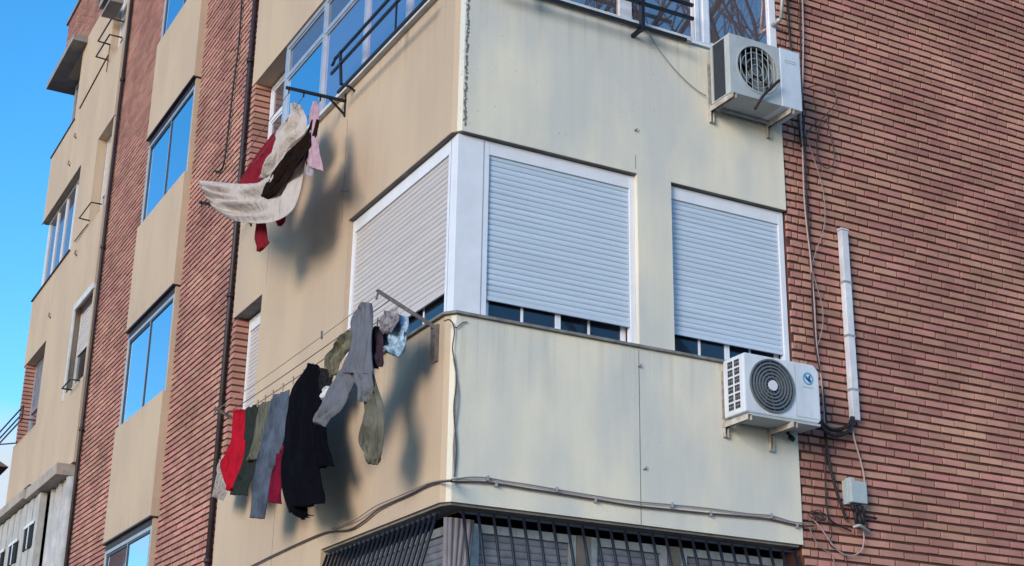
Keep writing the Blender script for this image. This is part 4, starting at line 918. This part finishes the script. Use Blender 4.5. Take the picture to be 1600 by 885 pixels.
# ------------------------------------------------------------------ laundry
def cloth_strip(mb, rows, ncol=14, sub=5, amp=.014, freq=5, seed=0, th=.006, drape=.018):
    rnd = random.Random(seed); ph = rnd.uniform(0, 6); ph2 = rnd.uniform(0, 6)
    Ls = smooth_pts([a for a, b in rows], sub); Rs = smooth_pts([b for a, b in rows], sub)
    n = len(Ls); V1, V2 = [], []
    for i in range(n):
        a, b = Ls[i], Rs[i]; r1, r2 = [], []
        w = (b-a).length; t_i = i/(n-1)
        dn = (Ls[min(i+1, n-1)]+Rs[min(i+1, n-1)]-Ls[max(i-1, 0)]-Rs[max(i-1, 0)])
        nr = (b-a).cross(dn); nr = nr.normalized() if nr.length > 1e-9 else Vector((1, 0, 0))
        if nr.x > 0: nr = -nr
        for j in range(ncol+1):
            t = j/ncol; s = math.sin(math.pi*t)
            f = amp*(math.sin(freq*2*math.pi*t*.5+ph+1.3*math.sin(t_i*5+ph2))*(.5+.5*t_i)+.55*math.sin(freq*1.9*t+t_i*9+ph2)+.3*math.sin(t*31+t_i*13+ph))
            p = a.lerp(b, t)+nr*(f*min(1, w*6)*(.35+.65*s)+drape*s)
            k = th*(.25+.75*s)
            r1.append(mb.bm.verts.new(p+nr*k)); r2.append(mb.bm.verts.new(p-nr*k))
        V1.append(r1); V2.append(r2)
    for V, fl in ((V1, 0), (V2, 1)):
        for i in range(n-1):
            for j in range(ncol):
                q = [V[i][j], V[i][j+1], V[i+1][j+1], V[i+1][j]]
                f = mb.bm.faces.new(q[::-1] if fl else q); f.smooth = True
    for i in range(n-1):
        for j in (0, ncol):
            f = mb.bm.faces.new([V1[i][j], V1[i+1][j], V2[i+1][j], V2[i][j]]); f.smooth = True
    for i in (0, n-1):
        for j in range(ncol): f = mb.bm.faces.new([V1[i][j], V1[i][j+1], V2[i][j+1], V2[i][j]]); f.smooth = True
def garment(name, keys, m, label, cat, group, amp=.02, th=.005, parts=None, drape=.018, freq=6, ncol=18):
    if not parts:
        mb = MB()
        for i, k in enumerate(keys): cloth_strip(mb, CLOTH[k], seed=hash_(k), amp=amp*1.25, th=th, drape=drape, freq=freq, ncol=ncol)
        return mb.build(name, CM[m], None, label=label, category=cat, group=group)
def hash_(s): return sum(ord(c)*(i+3) for i, c in enumerate(s))
GU, GL = 'laundry on the upper clothesline', 'laundry on the lower clothesline'
garment('bed_sheet', ['sheet_flap', 'sheet_body'], 'white', 'large off-white sheet blown out sideways to the left from the upper line', 'sheet', GU, amp=.04, drape=.03, freq=8, th=.002, ncol=30)
garment('dark_towel', ['dark_towel'], 'darkbrown', 'dark brown towel lying diagonally across the blown white sheet', 'towel', GU, amp=.022, drape=.0, freq=8)
garment('red_towel', ['red_towel'], 'winered', 'wine red towel behind the folded edge of the white sheet', 'towel', GU, amp=.016)
garment('pink_garment', ['pink'], 'pink', 'narrow faded pink garment hanging twisted at the near end of the upper line', 'clothing', GU, amp=.012)
garment('lilac_garment', ['lilac'], 'lilac', 'pale lilac garment half hidden left of the pink one', 'clothing', GU, amp=.012)
garment('sock', ['sock'], 'winered', 'wine red sock hanging alone below the white sheet', 'sock', GU, amp=.006, th=.014, drape=.01)
garment('rag', ['rag'], 'winered', 'small dark tip of cloth peeping out below the white sheet, right of the sock', 'rag', GU, amp=.006)
garment('pale_cloth', ['pale_cloth'], 'pale', 'pale speckled cloth hanging lowest at the far left end of the lower line', 'cloth', GL)
garment('red_shirt', ['red_shirt'], 'red', 'bright red shirt, leftmost on the lower line', 'shirt', GL, amp=.016)
garment('green_shirt', ['green_shirt'], 'green', 'blackish green shirt just right of the bright red shirt', 'shirt', GL, amp=.016)
garment('olive_shirt', ['olive_shirt'], 'olive', 'striped olive grey shirt between the blackish green one and the washed jeans', 'shirt', GL, amp=.012)
garment('jeans', ['jeans'], 'jeans', 'washed blue grey jeans hanging left of the black coat', 'jeans', GL, amp=.018, th=.016)
garment('maroon_shirt', ['maroon'], 'maroon', 'dark maroon shirt peeping out between the jeans and the black coat', 'shirt', GL)
garment('black_coat', ['coat', 'coat_sleeve', 'coat_tail'], 'coat', 'long black coat with one sleeve hanging free, biggest dark piece on the line', 'coat', GL, amp=.02, th=.02, drape=.04)
garment('printed_blouse', ['dark_top'], 'darktop', 'small dark printed top right of the shoulder of the black coat', 'clothing', GL)
garment('camouflage_shorts', ['camo'], 'camo', 'camouflage shorts behind the grey trousers', 'shorts', GL)
garment('sweatpants', ['pants_top', 'pants_leg1', 'pants_leg2'], 'grey', 'grey sweatpants with one leg kicked out to the left by the wind', 'trousers', GL, amp=.014, th=.022, drape=.035)
garment('khaki_cloth', ['olive_cloth'], 'olivegrey', 'long grey olive cloth tapering to a point below the grey sweatpants', 'cloth', GL, amp=.022, th=.008, ncol=22, freq=9)
garment('purple_top', ['purple_top'], 'purple', 'dark aubergine top behind the right edge of the grey sweatpants', 'clothing', GL)
garment('patterned_cloth', ['patterned'], 'pattern', 'grey patterned cloth bunched up near the near bracket', 'cloth', GL, amp=.02)
garment('printed_scarf', ['scarf'], 'scarf', 'blue and white printed scarf bunched under the near bracket arm', 'scarf', GL, amp=.03, freq=9)
garment('white_top', ['camisole'], 'camisole', 'scrap of white top showing between the black coat and the grey sweatpants', 'clothing', GL)
# pegs along the front lower line
for i, y in enumerate((.62, .95, 1.3, 1.55, 1.95, 2.15, 2.4, 2.65, 2.9, 3.1, 3.3, 3.55, 3.75)):
    mb = MB(); x, z = -.30, .055-.015*math.sin(math.pi*(y-.21)/3.77)
    mb.bar((x-.004, y-.005, z+.03), (x-.002, y-.003, z-.035), .007, .010); mb.bar((x+.004, y+.005, z+.03), (x+.002, y+.003, z-.035), .007, .010)
    mb.build('clothes_peg', M['peg'], None, label='wooden clothes peg gripping the lower clothesline', category='clothes peg', group='pegs on the lower clothesline')
mb = MB(); mb.bar((-.47, 1.335, .145), (-.47, 1.325, .08), .012, .014); mb.build('clothes_peg', M['wire'], None, label='lone dark peg on the bare outer rope', category='clothes peg')

# ------------------------------------------------------------------ surroundings
G = -5.08
mb = MB(); mb.box(-400, 400, -400, 600, G-.5, G-.16); mb.build('ground', M['asphalt'], None, kind='structure')
mb = MB(); mb.box(-3.2, 9.5, -3.0, 20, G-.159, G-.002); mb.build('pavement', M['pave'], None, kind='structure')
mb = MB(); mb.box(-3.35, -3.201, -3.15, 20, G-.159, G-.004); mb.box(-3.2, 9.5, -3.15, -3.001, G-.159, G-.004); mb.build('kerb', M['curb'], None, kind='structure')
mb = MB(); mb.box(-25, -13, -20, 40, G-.159, G-.002); mb.box(-12.9, 30, -16.6, -13.6, G-.159, G-.002); mb.build('pavement', M['pave'], None, kind='structure')

# distant neighbour at the far end of the street
N_ = thing('neighbour_building', 'distant orange brick house with a tiled roof at the far left, behind the corner rail', 'building', (-1.0, 60, G))
mb = MB(); mb.box(-12, 6.15, 58, 75, G-.1, 10.9); mb.build('wall', M['plainbrick'], N_)
mb = MB()
vs = [(-12.4, 57.6, 10.9), (6.5, 57.6, 10.9), (6.5, 75.4, 10.9), (-12.4, 75.4, 10.9), (-12.4, 66.5, 13.6), (6.5, 66.5, 13.6)]
v = [mb.bm.verts.new(p) for p in vs]
for f in ((0, 3, 2, 1), (0, 1, 5, 4), (2, 3, 4, 5), (1, 2, 5), (3, 0, 4)): mb.bm.faces.new([v[i] for i in f])
mb.build('roof', M['tile'], N_)

# bare street trees opposite: they are what the upper right panes reflect, and they break up the low sun
def bare_tree(x, y, h, seed, label, spread=.5, levels=6, group='bare street trees', r0=.17):
    rnd = random.Random(seed); t = thing('bare_tree', label, 'tree', (x, y, G), group)
    tr, cr = MB(), MB()
    def grow(p, d, L, r, lv):
        pts = [p]; q = p.copy(); dd = d.copy()
        for k in range(3):
            dd = (dd+Vector((rnd.uniform(-.22, .22), rnd.uniform(-.22, .22), rnd.uniform(-.05, .18)))).normalized(); q = q+dd*L/3; pts.append(q.copy())
        (tr if lv == 0 else cr).tube(pts, r, 6 if lv < 3 else 4, r2=r*.62)
        if lv < levels:
            for k in range(3 if lv < 4 else 2):
                a = rnd.uniform(0, 6.28); s = rnd.uniform(.35, .8)*spread*2
                nd = (dd+Vector((math.cos(a)*s, math.sin(a)*s, rnd.uniform(-.1, .35)))).normalized()
                grow(pts[-1] if k < 2 else pts[-2], nd, L*rnd.uniform(.62, .8), r*rnd.uniform(.5, .62), lv+1)
    grow(Vector((x, y, G)), Vector((0, 0, 1)), h*.32, r0, 0)
    tr.build('trunk', M['bark'], t); cr.build('crown', M['bark'], t)

bare_tree(8.2, -8.2, 21, 5, 'tall bare street tree across the side street, mirrored in the upper right panes', levels=7, r0=.2)
bare_tree(5.6, -6.5, 20, 23, 'bare street tree closest to the side street kerb', levels=7, r0=.2)
bare_tree(13.5, -7.5, 15, 11, 'second bare street tree farther along the side street')

# ------------------------------------------------------------------ camera, light, sky
cam = bpy.data.cameras.new('camera'); co = bpy.data.objects.new('camera', cam); col.objects.link(co); sc.camera = co
F_ = 2330.; yaw, pitch, roll = (math.radians(a) for a in (28.1, 20.0, .93))
ca, sa, cb, sb = math.cos(yaw), math.sin(yaw), math.cos(pitch), math.sin(pitch)
fw = Vector((cb*sa, cb*ca, sb)); rt = Vector((ca, -sa, 0)); up = rt.cross(fw)
R_ = rt*math.cos(roll)+up*math.sin(roll); U_ = up*math.cos(roll)-rt*math.sin(roll)
m = Matrix((R_, U_, -fw)).transposed().to_4x4(); m.translation = Vector((-4.408, -9.2, -3.483)); co.matrix_world = m
cam.sensor_width = 36; cam.lens = F_/1600*36; cam.clip_end = 3000; cam.clip_start = .05

SUN_AZ = (1.0, .62)      # direction the light travels in plan
EL = math.radians(13)
sd = Vector((SUN_AZ[0], SUN_AZ[1], 0)).normalized()*math.cos(EL); sd.z = -math.sin(EL)
sun = bpy.data.lights.new('sun', 'SUN'); so = bpy.data.objects.new('sun', sun); col.objects.link(so)
so.rotation_euler = sd.to_track_quat('-Z', 'Y').to_euler(); sun.energy = 1.15; sun.angle = math.radians(22); sun.color = (1, .90, .78)
w = bpy.data.worlds.new('World'); sc.world = w; w.use_nodes = True; nt = w.node_tree; N = nt.nodes; Lk = nt.links
sky = N.new('ShaderNodeTexSky'); sky.sky_type = 'NISHITA'; sky.sun_disc = False; sky.sun_elevation = EL
tosun = -sd; sky.sun_rotation = math.atan2(tosun.x, tosun.y); sky.air_density = 1.0; sky.dust_density = .3; sky.ozone_density = 2.5
bg = N['Background']; bg.inputs['Strength'].default_value = .15
hs = N.new('ShaderNodeHueSaturation'); hs.inputs['Saturation'].default_value = 1.33; Lk.new(sky.outputs[0], hs.inputs['Color'])
tc = N.new('ShaderNodeTexCoord'); mp = N.new('ShaderNodeMapping'); mp.inputs['Scale'].default_value = (1, 1, 2.5); Lk.new(tc.outputs['Generated'], mp.inputs['Vector'])
cn = N.new('ShaderNodeTexNoise'); cn.inputs['Scale'].default_value = 4.5; cn.inputs['Detail'].default_value = 8; Lk.new(mp.outputs[0], cn.inputs['Vector'])
sp = N.new('ShaderNodeSeparateXYZ'); Lk.new(tc.outputs['Generated'], sp.inputs[0])
mr = N.new('ShaderNodeMapRange'); mr.inputs['From Min'].default_value = .215; mr.inputs['From Max'].default_value = .25; mr.inputs['To Min'].default_value = 1; mr.inputs['To Max'].default_value = 0; Lk.new(sp.outputs[2], mr.inputs['Value'])
r = N.new('ShaderNodeValToRGB'); r.color_ramp.elements[0].position = .40; r.color_ramp.elements[1].position = .58; Lk.new(cn.outputs['Fac'], r.inputs['Fac'])
mm = N.new('ShaderNodeMath'); mm.operation = 'MULTIPLY'; Lk.new(r.outputs[0], mm.inputs[0]); Lk.new(mr.outputs[0], mm.inputs[1])
mx = N.new('ShaderNodeMix'); mx.data_type = 'RGBA'; Lk.new(mm.outputs[0], mx.inputs[0]); Lk.new(hs.outputs[0], mx.inputs[6]); mx.inputs[7].default_value = (2.0, 2.3, 2.6, 1)
Lk.new(mx.outputs[2], bg.inputs['Color'])
sc.view_settings.view_transform = 'Standard'; sc.view_settings.look = 'None'; sc.view_settings.exposure = 1.22; sc.view_settings.gamma = 1
sc.render.engine = 'CYCLES'; sc.render.resolution_x = 1024; sc.render.resolution_y = 566
